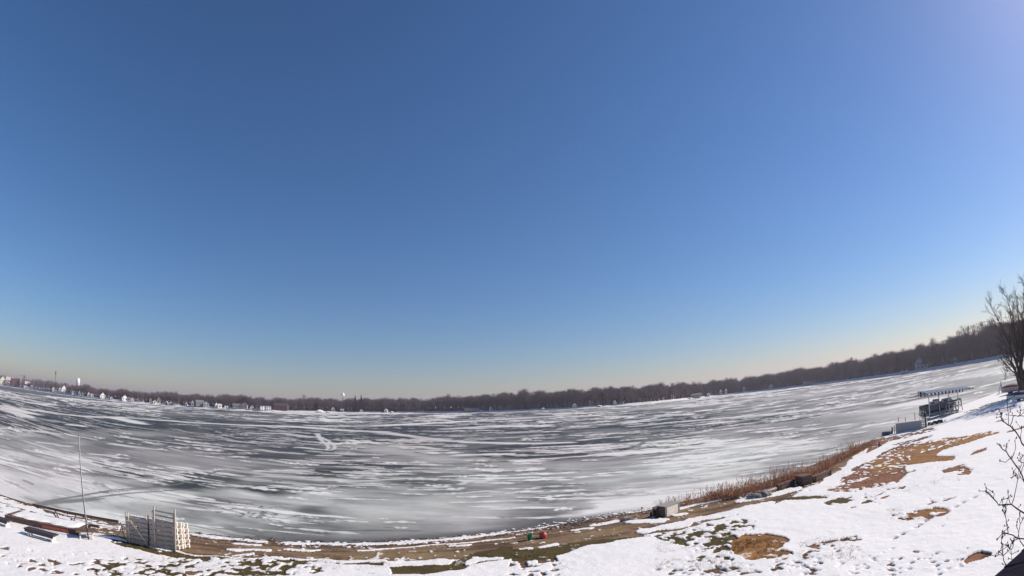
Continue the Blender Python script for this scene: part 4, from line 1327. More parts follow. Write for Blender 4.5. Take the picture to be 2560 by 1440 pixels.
HOUSES = [
    # px, width px, height px, wall, roof, label, setback, kind
    (4, 12, 17, 'cream', 'roofgrey', 'cream house with two windows at the very left end of the far shore', 8, 'gable'),
    (11, 7, 9, 'cream', 'roofpink', 'small cream cottage beside the leftmost cream house', 4, 'eave'),
    (25, 21, 15, 'tan', 'roofpink', 'large tan hall under a long pale pink roof on the far left hill', 40, 'eave'),
    (21, 6, 7, 'white', 'roofpink', 'tiny white lean to at the foot of the pale roofed hall', 6, 'eave'),
    (42, 24, 15, 'brick', 'roofred', 'long reddish brick row between the hall and the square tower', 22, 'flat'),
    (68, 12, 13, 'dark', 'roofpink', 'dark house under a slanting pale roof right of the square tower', 18, 'eave'),
    (66, 12, 5, 'white', 'roofpink', 'low white boathouse at the waterline right of the square tower', 4, 'eave'),
    (79, 6, 9, 'white', 'roofdark', 'narrow white house right of the dark slanting roof', 9, 'gable'),
    (90, 7, 8, 'grey', 'roofgrey', 'grey white house last in the first cluster of the left town', 9, 'gable'),
    (100, 8, 4, 'grey', 'roofpink', 'low grey shed alone at the end of the first cluster', 6, 'eave'),
    (134, 7, 11, 'white', 'roofdark', 'white house at the left of the second bright cluster', 6, 'gable'),
    (143, 7, 9, 'cream', 'roofred', 'cream house with a red roof in the second bright cluster', 10, 'eave'),
    (150, 6, 13, 'white', 'roofdark', 'slim white house left of the largest white house of the left shore', 8, 'gable'),
    (158, 11, 17, 'white', 'roofgrey', 'largest and brightest white house of the left shore', 5, 'gable'),
    (168, 10, 5, 'tan', 'roofdark', 'low tan garage right of the largest white house', 7, 'eave'),
    (176, 5, 10, 'tan', 'roofred', 'narrow tan house with red roof below the thin mast side of the tower', 16, 'gable'),
    (186, 12, 8, 'white', 'roofgrey', 'wide white cottage just below the water tower', 5, 'eave'),
    (199, 5, 11, 'white', 'roofdark', 'tall narrow white house right of the cottage under the water tower', 5, 'gable'),
    (207, 4, 9, 'cream', 'roofdark', 'slim cream house right of the tall narrow white one', 8, 'gable'),
    (221, 5, 11, 'white', 'roofdark', 'narrow white house with a dark roof halfway to the gabled white one', 5, 'gable'),
    (230, 6, 6, 'white', 'roofpink', 'little white house with a pale roof left of the gabled white one', 6, 'eave'),
    (256, 11, 12, 'white', 'roofgrey', 'white house with a steep gable standing alone right of the water tower', 5, 'gable'),
    (268, 6, 5, 'teal', 'roofdark', 'low grey green shed right of the steep gabled white house', 5, 'eave'),
    (279, 6, 6, 'white', 'roofgrey', 'small bright white box house between the two steep gables', 5, 'gable'),
    (311, 11, 12, 'white', 'roofdark', 'white house with a dark steep roof right of the small bright box', 5, 'gable'),
    (323, 6, 7, 'grey', 'roofgrey', 'grey house directly right of the dark roofed white house', 9, 'eave'),
    (332, 6, 9, 'white', 'roofdark', 'bright white narrow house before the long brown gap', 5, 'gable'),
    (345, 5, 8, 'pink', 'roofdark', 'first of the dull rose houses in the brown stretch', 8, 'gable'),
    (356, 6, 7, 'tan', 'roofdark', 'tan house second in the brown stretch', 9, 'eave'),
    (377, 5, 9, 'pink', 'roofgrey', 'tall pale rose house standing above the brown stretch', 9, 'gable'),
    (387, 7, 7, 'white', 'roofpink', 'white house with pale roof in the middle of the brown stretch', 4, 'gable'),
    (397, 7, 13, 'tan', 'roofgrey', 'tall tan house behind the white one of the brown stretch', 12, 'gable'),
    (410, 6, 5, 'cream', 'roofdark', 'low cream cottage right of the tall tan house', 5, 'eave'),
    (417, 5, 6, 'tan', 'roofpink', 'small tan house with a pale roof before the twin posts', 6, 'gable'),
    (428, 7, 8, 'grey', 'roofdark', 'grey house with two lit corners before the long pale wall', 5, 'gable'),
    (440, 12, 5, 'pink', 'roofdark', 'long low rose building at the waterline', 6, 'eave'),
    (466, 5, 9, 'white', 'roofdark', 'single white narrow house left of the red topped tower house', 5, 'gable'),
    (482, 6, 14, 'white', 'roofred', 'slender white tower house with a red roof', 4, 'gable'),
    (499, 18, 13, 'teal', 'roofgrey', 'wide grey green lodge with many dark windows', 7, 'eave'),
    (516, 13, 12, 'grey', 'roofgrey', 'pale grey house joined to the right of the grey green lodge', 7, 'gable'),
    (540, 5, 12, 'white', 'roofdark', 'tall thin white house left of the bright twin roofs', 5, 'gable'),
    (549, 9, 8, 'white', 'roofpink', 'white house with bright twin roofs left of the white square box', 5, 'eave'),
    (566, 8, 7, 'white', 'roofpink', 'small square white boathouse standing clear on the snow edge', 2, 'flat'),
    (592, 17, 10, 'grey', 'roofgrey', 'wide grey house with lit end wall right of the square boathouse', 7, 'eave'),
    (611, 14, 14, 'tan', 'roofdark', 'brown gabled house with pale gable left of the small pink one', 8, 'gable'),
    (630, 9, 9, 'pink', 'roofdark', 'small pink white house right of the brown gabled house', 5, 'gable'),
    (645, 8, 10, 'grey', 'roofdark', 'dark fronted grey house left of the pair of white fronts', 5, 'eave'),
    (658, 14, 10, 'white', 'roofdark', 'left of the pair of wide white fronts at mid left', 4, 'flat'),
    (671, 11, 10, 'white', 'roofgrey', 'right of the pair of wide white fronts at mid left', 4, 'flat'),
    (703, 30, 15, 'brick', 'roofdark', 'broad red brown house behind the strip of green lawn', 10, 'eave'),
    (738, 6, 8, 'cream', 'roofdark', 'small cream house right of the strip of green lawn', 22, 'gable'),
    (773, 6, 10, 'white', 'roofgrey', 'white house set back among trees under the tall round tree', 26, 'gable'),
    (789, 7, 8, 'pink', 'roofdark', 'rose house set back above the white covered boat', 30, 'gable'),
    (822, 8, 9, 'grey', 'roofgrey', 'grey house set back left of the bright white tall front', 26, 'gable'),
    (832, 8, 11, 'pink', 'roofdark', 'pale gabled cottage in the brush left of the bright white tall front', 9, 'gable'),
    (855, 7, 6, 'grey', 'roofpink', 'low grey cottage in the brown brush', 6, 'eave'),
    (875, 9, 15, 'white', 'roofdark', 'bright white tall front set back below the bulb tower', 20, 'gable'),
    (906, 7, 10, 'white', 'roofgrey', 'white house half hidden in trees right of the bright tall front', 24, 'gable'),
    (903, 7, 6, 'white', 'roofpink', 'small white shed at the shore right of the bright tall front', 6, 'gable'),
    (923, 8, 11, 'grey', 'roofgrey', 'grey house set back before the long brown brush', 24, 'gable'),
    (957, 7, 11, 'grey', 'roofdark', 'grey narrow house set back above the brown bank', 24, 'gable'),
    (965, 7, 7, 'white', 'roofpink', 'small white hut left of the white upturned boat', 5, 'gable'),
    (1052, 14, 9, 'tan', 'roofdark', 'low tan house hidden in the brown thicket', 14, 'eave'),
    (1180, 34, 8, 'tan', 'roofgrey', 'long low tan house at the shore in the middle of the lake', 5, 'eave'),
    (1226, 7, 9, 'white', 'roofgrey', 'white house alone right of the long low tan house', 7, 'gable'),
    (1435, 8, 9, 'white', 'roofgrey', 'small white house in the shade of the wood mid right', 6, 'gable'),
    (1537, 6, 10, 'white', 'roofdark', 'narrow pale house mid right of the wooded shore', 6, 'gable'),
    (1555, 8, 6, 'grey', 'roofgrey', 'low grey house right of the narrow pale house', 6, 'eave'),
    (1740, 26, 8, 'grey', 'roofgrey', 'long grey boathouse under the right wood', 5, 'eave'),
    (1772, 7, 7, 'white', 'roofpink', 'little white hut at the end of the long grey boathouse', 4, 'gable'),
    (1803, 5, 12, 'cream', 'roofdark', 'left of two tall narrow pale fronts under the right wood', 7, 'gable'),
    (1816, 5, 13, 'cream', 'roofdark', 'right of two tall narrow pale fronts under the right wood', 6, 'gable'),
    (1862, 6, 12, 'grey', 'roofdark', 'grey gabled house in the shade right of the two narrow fronts', 7, 'gable'),
    (1930, 9, 10, 'pink', 'roofgrey', 'rose grey house low in the wood left of the snowy point', 7, 'gable'),
    (2030, 30, 8, 'grey', 'roofgrey', 'long low grey house in the wood left of the snowy point', 6, 'eave'),
    (2306, 18, 24, 'grey', 'roofgrey', 'tall grey lake house with an arched front on the right shore', 8, 'gable'),
    (2329, 24, 14, 'grey', 'roofdark', 'lower wing of the grey lake house on the right shore', 10, 'eave'),
    (2366, 8, 14, 'grey', 'roofgrey', 'small pale house in the wood right of the grey lake house', 9, 'gable'),
    (2397, 8, 13, 'grey', 'roofdark', 'narrow grey house last in the wood before the big near tree', 9, 'gable'),
]
for h in HOUSES:
    house(*h)


def far_misc():
    def place(px, py, over):
        r = ray(px, py)
        azd = math.degrees(math.atan2(r[0], r[1]))
        x, y, z = far_xy(azd, over)
        return Vector((x, y, z)), azd, math.hypot(x, y), r
    # water tower: a white bulb on a flared stem
    p, azd, D, r = place(195, 965, 60)
    top = CAMZ + D * math.tan(math.asin(ray(195, 945)[2]))
    H = top - p.z
    t = empty('water_tower', p, -math.radians(azd), 'tall white water tower with a long tank above the left shore', 'water tower')
    w = 4.5 / FPX * D
    MB().lathe([(w * .62, 0), (w * .5, H * .15), (w * .46, H * .50)], 16).build('stem', M['steelgrey'], t, True)
    MB().lathe([(w * .46, H * .50), (w * .85, H * .60), (w, H * .66), (w, H * .90), (w * .8, H * .96), (w * .35, H)], 20).build('tank', M['steelwhite'], t, True)
    r_ = MB()
    for k in range(8):
        a = k * math.pi / 4
        r_.tube((w * 1.12 * math.cos(a), w * 1.12 * math.sin(a), H * .66), (w * 1.12 * math.cos(a), w * 1.12 * math.sin(a), H * .70), .12)
        b = (k + 1) * math.pi / 4
        r_.tube((w * 1.12 * math.cos(a), w * 1.12 * math.sin(a), H * .70), (w * 1.12 * math.cos(b), w * 1.12 * math.sin(b), H * .70), .12)
    tag(r_.build('railing', M['steelgrey'], t), kind='stuff')
    p, azd, D, r = place(857, 985, 120)
    top = CAMZ + D * math.tan(math.asin(ray(857, 982)[2]))
    H = top - p.z
    t = empty('water_tower', p, -math.radians(azd), 'white bulb water tower just showing above the trees at mid left', 'water tower')
    w = 5 / FPX * D
    MB().lathe([(w * .5, 0), (w * .28, H * .1), (w * .24, H - w * 1.9)], 14).build('stem', M['steelgrey'], t, True)
    MB().lathe([(w * .24, H - w * 1.9), (w * .7, H - w * 1.7), (w, H - w), (w * .75, H - w * .35), (w * .3, H)], 18).build('tank', M['steelwhite'], t, True)
    # lattice mast
    p, azd, D, r = place(138, 960, 220)
    H = CAMZ + D * math.tan(math.asin(ray(138, 929)[2])) - p.z
    t = empty('radio_mast', p, 0, 'thin dark radio mast standing on the skyline left of the water tower', 'mast')
    b = MB()
    w = .9
    cs = [(w, 0), (-w / 2, w * .87), (-w / 2, -w * .87)]
    for x, y in cs:
        b.tube((x, y, 0), (x * .6, y * .6, H), .22, .16, 4)
    n = 16
    for k in range(n):
        for j in range(3):
            a, c = cs[j], cs[(j + 1) % 3]
            b.tube((a[0], a[1], H * k / n), (c[0], c[1], H * (k + 1) / n), .1, .1, 3)
    tag(b.build('lattice', M['darkmetal'], t), kind='stuff')
    d = MB()
    for zf, rr in ((.82, 1.3), (.93, 1.5)):
        d.lathe([(.3, 0), (rr, .2), (rr, 3.2), (.3, 3.4)], 8, (0, 0, H * zf))
    tag(d.build('antenna', M['darkmetal'], t), kind='stuff')
    # square tower of the left town, spires over the trees
    p, azd, D, r = place(52, 955, 20)
    H = 26 / FPX * D
    t = empty('brick_tower', p, -math.radians(azd), 'square pale tower with a flat cap in the far left town', 'tower')
    MB().box((0, 0, H * .47), (4.2, 4.2, H * .94)).build('wall', WALLS['tan'], t)
    MB().box((0, 0, H * .97), (5, 5, H * .06)).build('cap', M['roofgrey'], t)
    for k in range(4):
        MB().box((0, -2.14, H * (.2 + .2 * k)), (1.2, .2, 2.2)).build('window', M['glass'], t)
    for px, topy, lab, mt in ((546, 986, 'short spire showing above the trees at left, darker of two', 'steelgrey'), (599, 984, 'bright white spire showing above the trees at left', 'steelwhite')):
        p, azd, D, r = place(px, 1000, 70)
        H = CAMZ + D * math.tan(math.asin(ray(px, topy)[2])) - p.z
        t = empty('church_spire', p, -math.radians(azd), lab, 'spire')
        w = 1.6
        MB().box((0, 0, (H - 9) / 2), (w * 2, w * 2, H - 9)).build('tower', WALLS['white' if mt == 'steelwhite' else 'grey'], t)
        MB().lathe([(w * 1.4, H - 9), (w * .9, H - 6), (.08, H)], 8).build('spire', M[mt], t)
    # boats under covers and piers along the far shore
    def cover_boat(px, over, L, lab, m_, hh=1.6):
        p, azd, D, r = place(px, 1020, over)
        t = empty('covered_boat', p, -math.radians(azd) + .2, lab, 'boat')
        b = MB()
        secs = []
        for u in np.linspace(-1, 1, 9):
            w = 1.2 * math.sqrt(max(.03, 1 - abs(u) ** 2.4))
            hz = hh * (1 - .55 * abs(u) ** 2)
            secs.append([(u * L / 2, -w, .55), (u * L / 2, -w * .6, .55 + hz * .75), (u * L / 2, 0, .55 + hz), (u * L / 2, w * .6, .55 + hz * .75), (u * L / 2, w, .55)])
        V = [q for s in secs for q in s]
        F = [(i * 5 + j, i * 5 + j + 1, i * 5 + j + 6, i * 5 + j + 5) for i in range(8) for j in range(4)]
        b.add(V, F)
        b.build('cover', m_, t, True)
        hl = MB()
        V, F = [], []
        for u in np.linspace(-1, 1, 9):
            w = 1.1 * math.sqrt(max(.03, 1 - abs(u) ** 2.4))
            V += [(u * L / 2, -w, .58), (u * L / 2 * .96, 0, .05 + .2 * abs(u)), (u * L / 2, w, .58)]
        F = [(i * 3 + j, i * 3 + j + 3, i * 3 + j + 4, i * 3 + j + 1) for i in range(8) for j in range(2)]
        hl.add(V, F)
        hl.build('hull', M['greymetal'], t, True)
        for s in (-1, 1):
            MB().box((s * L * .28, 0, .12), (.25, 1.8, .3)).build('block', M['darkwood'], t)
    cover_boat(799, 2, 8.5, 'big white shrink wrapped boat on the brown bank at mid left', M['whiteplast'], 2.6)
    cover_boat(820, 2, 4.5, 'small white covered boat right of the big wrapped one', M['whiteplast'], 1.0)
    cover_boat(979, 2, 4.2, 'white upturned boat at the end of the brown bank', M['whiteplast'], 1.3)
    cover_boat(1073, 1, 6.5, 'white covered boat below the brown thicket', M['whiteplast'], 1.0)
    cover_boat(1165, 1, 6, 'grey covered boat before the long low tan house', M['greymetal'], 1.2)
    cover_boat(1204, 1, 4, 'small white boat right of the long low tan house', M['whiteplast'], 1.6)
    cover_boat(1357, 1, 3.6, 'white boat alone at the waterline mid right', M['whiteplast'], 2.2)
    cover_boat(1498, 1, 5, 'pale covered boat at the edge of the green bank mid right', M['whiteplast'], 1.2)
    cover_boat(1725, 1, 5, 'pale covered boat before the long grey boathouse', M['whiteplast'], 1.0)
    cover_boat(2264, 1, 4.0, 'left of two white boats drawn up behind the lone dark tree', M['whiteplast'], 1.7)
    cover_boat(2274, 2, 3.6, 'right of two white boats drawn up behind the lone dark tree', M['whiteplast'], 1.6)
    cover_boat(683, 1, 5, 'small white covered boat right of the pair of wide white fronts', M['whiteplast'], .9)
    # a strip of green lawn on the far bank
    a0, a1 = [math.degrees(math.atan2(*ray(px, 1025)[:2])) for px in (690, 752)]
    V, F = [], []
    for k, a in enumerate(np.linspace(a0, a1, 20)):
        for ov in (5.6, 9.5):
            x, y, z = far_xy(a, ov)
            V.append((x, y, z + .75))
    F = [(2 * i, 2 * i + 2, 2 * i + 3, 2 * i + 1) for i in range(19)]
    b = MB()
    b.add(V, F)
    o = b.build('lawn', mat('lawn_green', (.16, .15, .07), .95, .1, .3, .4))
    tag(o, kind='structure')


far_misc()


# ------------------------------------------------------------------ winter haze
def haze():
    m = bpy.data.materials.new('haze')
    m.use_nodes = True
    nt = m.node_tree
    nt.nodes.remove(nt.nodes['Principled BSDF'])
    v = nt.nodes.new('ShaderNodeVolumePrincipled')
    v.inputs['Color'].default_value = (.93, .86, .97, 1)
    v.inputs['Density'].default_value = HAZE
    v.inputs['Anisotropy'].default_value = .3
    nt.links.new(v.outputs[0], nt.nodes['Material Output'].inputs['Volume'])
    o = MB().box((0, 0, 44), (14000, 14000, 92)).build('haze', m)
    tag(o, 'thin winter haze over the whole lake', 'haze', None, 'stuff')


HAZE = .00021
haze()

# ------------------------------------------------------------------ things on the near shore
def zat(px, py, D):
    """height of what shows at a pixel when it stands D metres away"""
    r = ray(px, py)
    return CAMZ + r[2] / math.hypot(r[0], r[1]) * D


def span(a, b):
    """ground points of two pixels, length and heading of the line between them"""
    A, B = atv(*a), atv(*b)
    d = B - A
    return A, B, math.hypot(d.x, d.y), math.atan2(d.y, d.x)


def plank_panel(L, H, n, wood, loc, rz, label, group, gap=.04, th=.04, battens=3, brace=False, lean=0.0):
    """a dock section stood on its long edge: n planks over battens"""
    t = empty('dock_section', loc, rz, label, 'dock section', group)
    t.rotation_euler = (lean, 0, rz)
    ph = (H - gap * (n - 1)) / n
    me = MB().box((0, 0, 0), (L, th, ph), bev=.008).mesh('plank', M[wood])
    for k in range(n):
        o = link('plank', me, t)
        o.location = (L / 2 + rnd.uniform(-.02, .02), rnd.uniform(-.004, .004), .04 + ph / 2 + k * (ph + gap))
    for k in range(battens):
        x = .12 + (L - .24) * k / (battens - 1)
        MB().box((x, th / 2 + .05, H / 2 + .04), (.09, .09, H)).build('batten', M[wood], t)
    if brace:
        MB().beam((L * .22, -th / 2 - .03, H * .90), (L * .86, -th / 2 - .03, H * .18), .04, .08).build('brace', M['palewood'], t)
        MB().beam((L * .70, -th / 2 - .075, H * .72), (L * .24, -th / 2 - .075, H * .40), .04, .06).build('brace', M['greywood'], t)
    return t


def dock_stack():
    A, B, L, rz = span((318, 1357), (443, 1379))
    R = Matrix.Rotation(rz, 4, 'Z')
    P = lambda x, y, z=0: A + (R @ Vector((x, y, 0))) + Vector((0, 0, z))

    def G(x, y):
        p = P(x, y)
        p.z = gz(p.x, p.y)
        return p
    D = math.hypot(B.x, B.y)
    H = zat(440, 1309, D) - B.z
    plank_panel(L * .46, H * .95, 6, 'oldwood', G(.06, 0), rz, 'shaded dock section with a crossed brace, left of two standing in front', 'dock sections stacked on the beach', brace=True)
    plank_panel(L * .47, H * .97, 6, 'oldwood', G(L * .52, -.06), rz, 'shaded dock section between the tall ladder posts, right of two standing in front', 'dock sections stacked on the beach')
    for k, lab in enumerate(('white ended dock section second from the front of the beach stack', 'white ended dock section third from the front of the beach stack', 'white ended dock section fourth from the front of the beach stack', 'white ended dock section at the back of the beach stack')):
        plank_panel(L * .98 + .05 * (k % 2), H * (.98 - .03 * k), 5, 'creampaint', G(.08 + .07 * k, .22 + .185 * k), rz, lab, 'dock sections stacked on the beach', gap=.10, th=.10)
    D0 = math.hypot(A.x, A.y)
    posts = [((314, 1281), (318, 1357), 'outer post of the pair at the left end of the dock stack'), ((320, 1280), (325, 1359), 'inner post of the pair at the left end of the dock stack'),
             ((365, 1290), (369, 1366), 'left post of the pair in the middle of the dock stack'), ((370, 1288), (372, 1368), 'dark right post of the pair in the middle of the dock stack'), ((380, 1279), (394, 1372), 'post leaning against the tall left ladder post of the dock stack')]
    for i, (tp, bs, lab) in enumerate(posts):
        b = atv(*bs)
        d = math.hypot(b.x, b.y)
        r = ray(*tp)
        k = d / math.hypot(r[0], r[1])
        top = Vector((r[0] * k, r[1] * k, CAMZ + r[2] * k))
        t = empty('dock_post', b, 0, lab, 'post', 'posts of the dock stack')
        MB().tube((0, 0, -.1), top - b, .032, .03, 8).build('pole', M['palewood' if i != 3 else 'darkwood'], t, True)
        MB().tube((top - b) * .995, (top - b) * 1.012, .036, .036, 8).build('cap', M['greymetal'], t)
    # ladder between the two tallest posts
    b0, b1 = atv(390, 1371), atv(441, 1379)
    t = empty('dock_ladder', b0, 0, 'tall pale wooden dock ladder standing at the right of the dock stack', 'ladder')
    tops = []
    for i, (b, tp) in enumerate(((b0, (385, 1265)), (b1, (437, 1273)))):
        d = math.hypot(b.x, b.y) - .1
        r = ray(*tp)
        k = d / math.hypot(r[0], r[1])
        top = Vector((r[0] * k, r[1] * k, CAMZ + r[2] * k))
        b = Vector((b.x, b.y, gz(b.x, b.y))) + Vector((.03, -.11, -.05))
        tops.append((b - b0, top - b0))
        MB().beam(b - b0, top - b0, .06, .05).build('rail', M['palewood'], t)
        MB().beam(b - b0 + Vector((-.09, .02, 0)), (b - b0).lerp(top - b0, .9) + Vector((-.09, .02, 0)), .05, .04).build('rail', M['oldwood'], t)
    for f in (.70, .80, .90):
        MB().beam(tops[0][0].lerp(tops[0][1], f) + Vector((0, .04, 0)), tops[1][0].lerp(tops[1][1], f - .02) + Vector((0, .04, 0)), .05, .06).build('rung', M['greywood'], t)
    # a blue grey boat cover flung in the shade of the stack
    q = atv(292, 1343)
    o = empty('low_sawhorse', atv(308, 1356), rz, 'small wooden trestle leaning on the left end of the dock stack', 'trestle')
    MB().beam((-.75, .55, .05), (-.12, .2, .62), .05, .05).build('strut', M['palewood'], o)
    MB().beam((-.28, .6, 0), (-.22, .25, .85), .04, .04).build('leg', M['oldwood'], o)


def bench(bs, be, label):
    A, B, L, rz = span(bs, be)
    t = empty('garden_bench', A, rz, label, 'bench', 'benches on the snow')
    t.rotation_euler = (0, math.atan2(A.z - B.z, L), rz)
    Lx = L + .42
    h = .36
    for k in range(2):
        MB().box((L / 2, -.11 + .22 * k, h), (Lx, .20, .06), bev=.01).build('plank', M['brownseat'], t)
    MB().box((L / 2, -.19, h - .075), (Lx - .1, .035, .10)).build('apron', M['brownseat'], t)
    for x in (0, L):
        lg = MB().box((x, 0, h / 2 - .04), (.08, .30, h - .08), bev=.01).build('leg', M['whitepaint'], t)
        MB().box((x, 0, .0), (.14, .38, .06)).build('foot', M['whitepaint'], lg)
    return t


M['brownseat'] = mat('purple_brown_paint', (.065, .048, .05), .6, .3, .2, 5, .2, stretch=(1, 6, 6))


def left_beach():
    bench((76, 1341), (134, 1357), 'dark brown backless bench with white legs alone on the snow')
    bench((-52, 1298), (19, 1320), 'dark bench cut off by the left edge of the picture')
    # long low dock lying on the snow
    A, B, L, rz = span((14, 1303), (199, 1341))
    t = empty('fallen_dock', A, rz, 'long low brown dock lying on the snow with snow on its deck', 'dock')
    t.rotation_euler = (0, math.atan2(A.z - B.z, L), rz)
    h, w = .30, 1.3
    MB().box((L / 2, 0, h * .45), (L, .06, h * .78)).build('stringer', M['brownwood'], t)
    MB().box((L / 2, w, h * .45), (L, .06, h * .78)).build('stringer', M['brownwood'], t)
    n = 26
    me = MB().box((0, 0, 0), (L / n - .02, w + .16, .045), bev=.006).mesh('plank', M['brownwood'])
    for k in range(n):
        o = link('plank', me, t)
        o.location = ((k + .5) * L / n, w / 2, h + rnd.uniform(-.006, .006))
    red = MB().box((L * .70, -.055, h * .62), (L * .34, .03, .15), bev=.006).build('board', M['redfade'], t)
    red['label'] = 'faded red board nailed along the front edge of the dock'
    for k in range(5):
        MB().box((L * (.04 + .23 * k), .12, -.04), (.14, .14, .26)).build('block', M['darkwood'], t)
    # snow lying on the deck, an uneven slab
    nx, ny = 60, 10
    V, F = [], []
    for i in range(nx + 1):
        for j in range(ny + 1):
            x, y = L * (.06 + .90 * i / nx), .12 + (w - .1) * j / ny
            e = min(i, nx - i, 3) / 3 * min(j, ny - j, 2) / 2
            z = h + .025 + e * (.05 + .05 * float(fbm(np.array([x * 1.3]), np.array([y * 1.7]), 7)[0]))
            V.append((x, y + (.06 * math.sin(x * 3.1) + .05 * math.sin(x * 7.7)) * (1 - j / ny), z))
    F = [(i * (ny + 1) + j, (i + 1) * (ny + 1) + j, (i + 1) * (ny + 1) + j + 1, i * (ny + 1) + j + 1) for i in range(nx) for j in range(ny)]
    b = MB()
    b.add(V, F)
    o = b.build('snow_slab', M['snow'], None, True)
    o.matrix_world = Matrix.LocRotScale(A, t.rotation_euler.to_quaternion(), None)
    tag(o, 'uneven slab of old snow on the deck of the long brown dock', 'snow')
    # low brown table on white legs under the pole
    C_, E_, L2, rz2 = span((201, 1351), (238, 1352))
    t = empty('low_table', C_, rz2, 'low brown board table on white crossed legs at the foot of the pole', 'table')
    for k in range(5):
        MB().box((.32 + .0, -.02 + .16 * k, .40), (1.0, .145, .04), bev=.006).build('plank', M['brownwood'], t)
    for x in (.0, .62):
        MB().beam((x, -.05, 0), (x + .06, .42, .38), .05, .05).build('leg', M['whitepaint'], t)
        MB().beam((x + .05, .62, 0), (x, .16, .38), .05, .05).build('leg', M['whitepaint'], t)
    MB().beam((-.02, .28, .2), (.70, .28, .22), .04, .04).build('stretcher', M['whitepaint'], t)
    # pole with halyard
    b = atv(222, 1352)
    D = math.hypot(b.x, b.y)
    top = zat(197, 1087, D) - b.z
    r = ray(197, 1087)
    k = D / math.hypot(r[0], r[1])
    off = Vector((r[0] * k - b.x, r[1] * k - b.y, top))
    t = empty('flagpole', b, 0, 'tall thin bare pole standing in the snow at the left', 'pole')
    MB().path([(0, 0, -.2), off * .5, off], [.034, .028, .018], 8).build('shaft', M['darkmetal'], t, True)
    MB().path([off * .99 + Vector((.04, -.02, 0)), off * .5 + Vector((.065, -.03, 0)), (.05, -.03, .6)], [.011, .011, .011], 4).build('halyard', M['whitepaint'], t)
    MB().lathe([(.015, 0), (.035, .02), (.035, .05), (.01, .07)], 8, off).build('cap', M['greymetal'], t)
    MB().box((.04, -.03, .9), (.06, .03, .12)).build('cleat', M['greymetal'], t)
    # stripped pier frame: two long rails on short posts
    a0, a1, b0, b1 = atv(83, 1266), atv(298, 1326), atv(112, 1294), atv(250, 1335)
    t = empty('pier_frame', a0, 0, 'stripped pier frame of two long brown rails on short posts along the waterline', 'pier frame')
    D = math.hypot(a1.x, a1.y)
    z1_ = zat(297, 1304, D)
    pa = [a0 + Vector((0, 0, .10)), Vector((a1.x, a1.y, z1_))]
    D = math.hypot(b1.x, b1.y)
    pb = [b0 + Vector((0, 0, .06)), Vector((b1.x, b1.y, zat(249, 1317, D)))]
    for (p, q) in (pa, pb):
        MB().beam(p - a0, q - a0, .07, .13).build('rail', M['brownwood'], t)
    for (p, q), fs in ((pa, (.45, .72, .985)), (pb, (.55, .80, .98))):
        for f in fs:
            m = p.lerp(q, f)
            g = Vector((m.x, m.y, max(gz(m.x, m.y), 0) - .08))
            MB().tube(g - a0, m + Vector((0, 0, .05)) - a0, .025, .025, 6).build('post', M['greywood'], t, True)
    e = atv(281, 1322)
    MB().beam(e + Vector((0, 0, .18)) - a0, Vector((a1.x + .4, a1.y + .15, z1_ - .1)) - a0, .05, .06).build('crosspiece', M['palewood'], t)
    for f in (.3, .55):
        MB().beam(pa[0].lerp(pa[1], f) - a0 - Vector((0, 0, .05)), pb[0].lerp(pb[1], f) - a0 - Vector((0, 0, .05)), .06, .06).build('crosspiece', M['brownwood'], t)


dock_stack()
left_beach()


M['boxboard'] = mat('box_board', (.78, .69, .61), .7, .3, .08, 5, .1, stretch=(1, 6, 6))


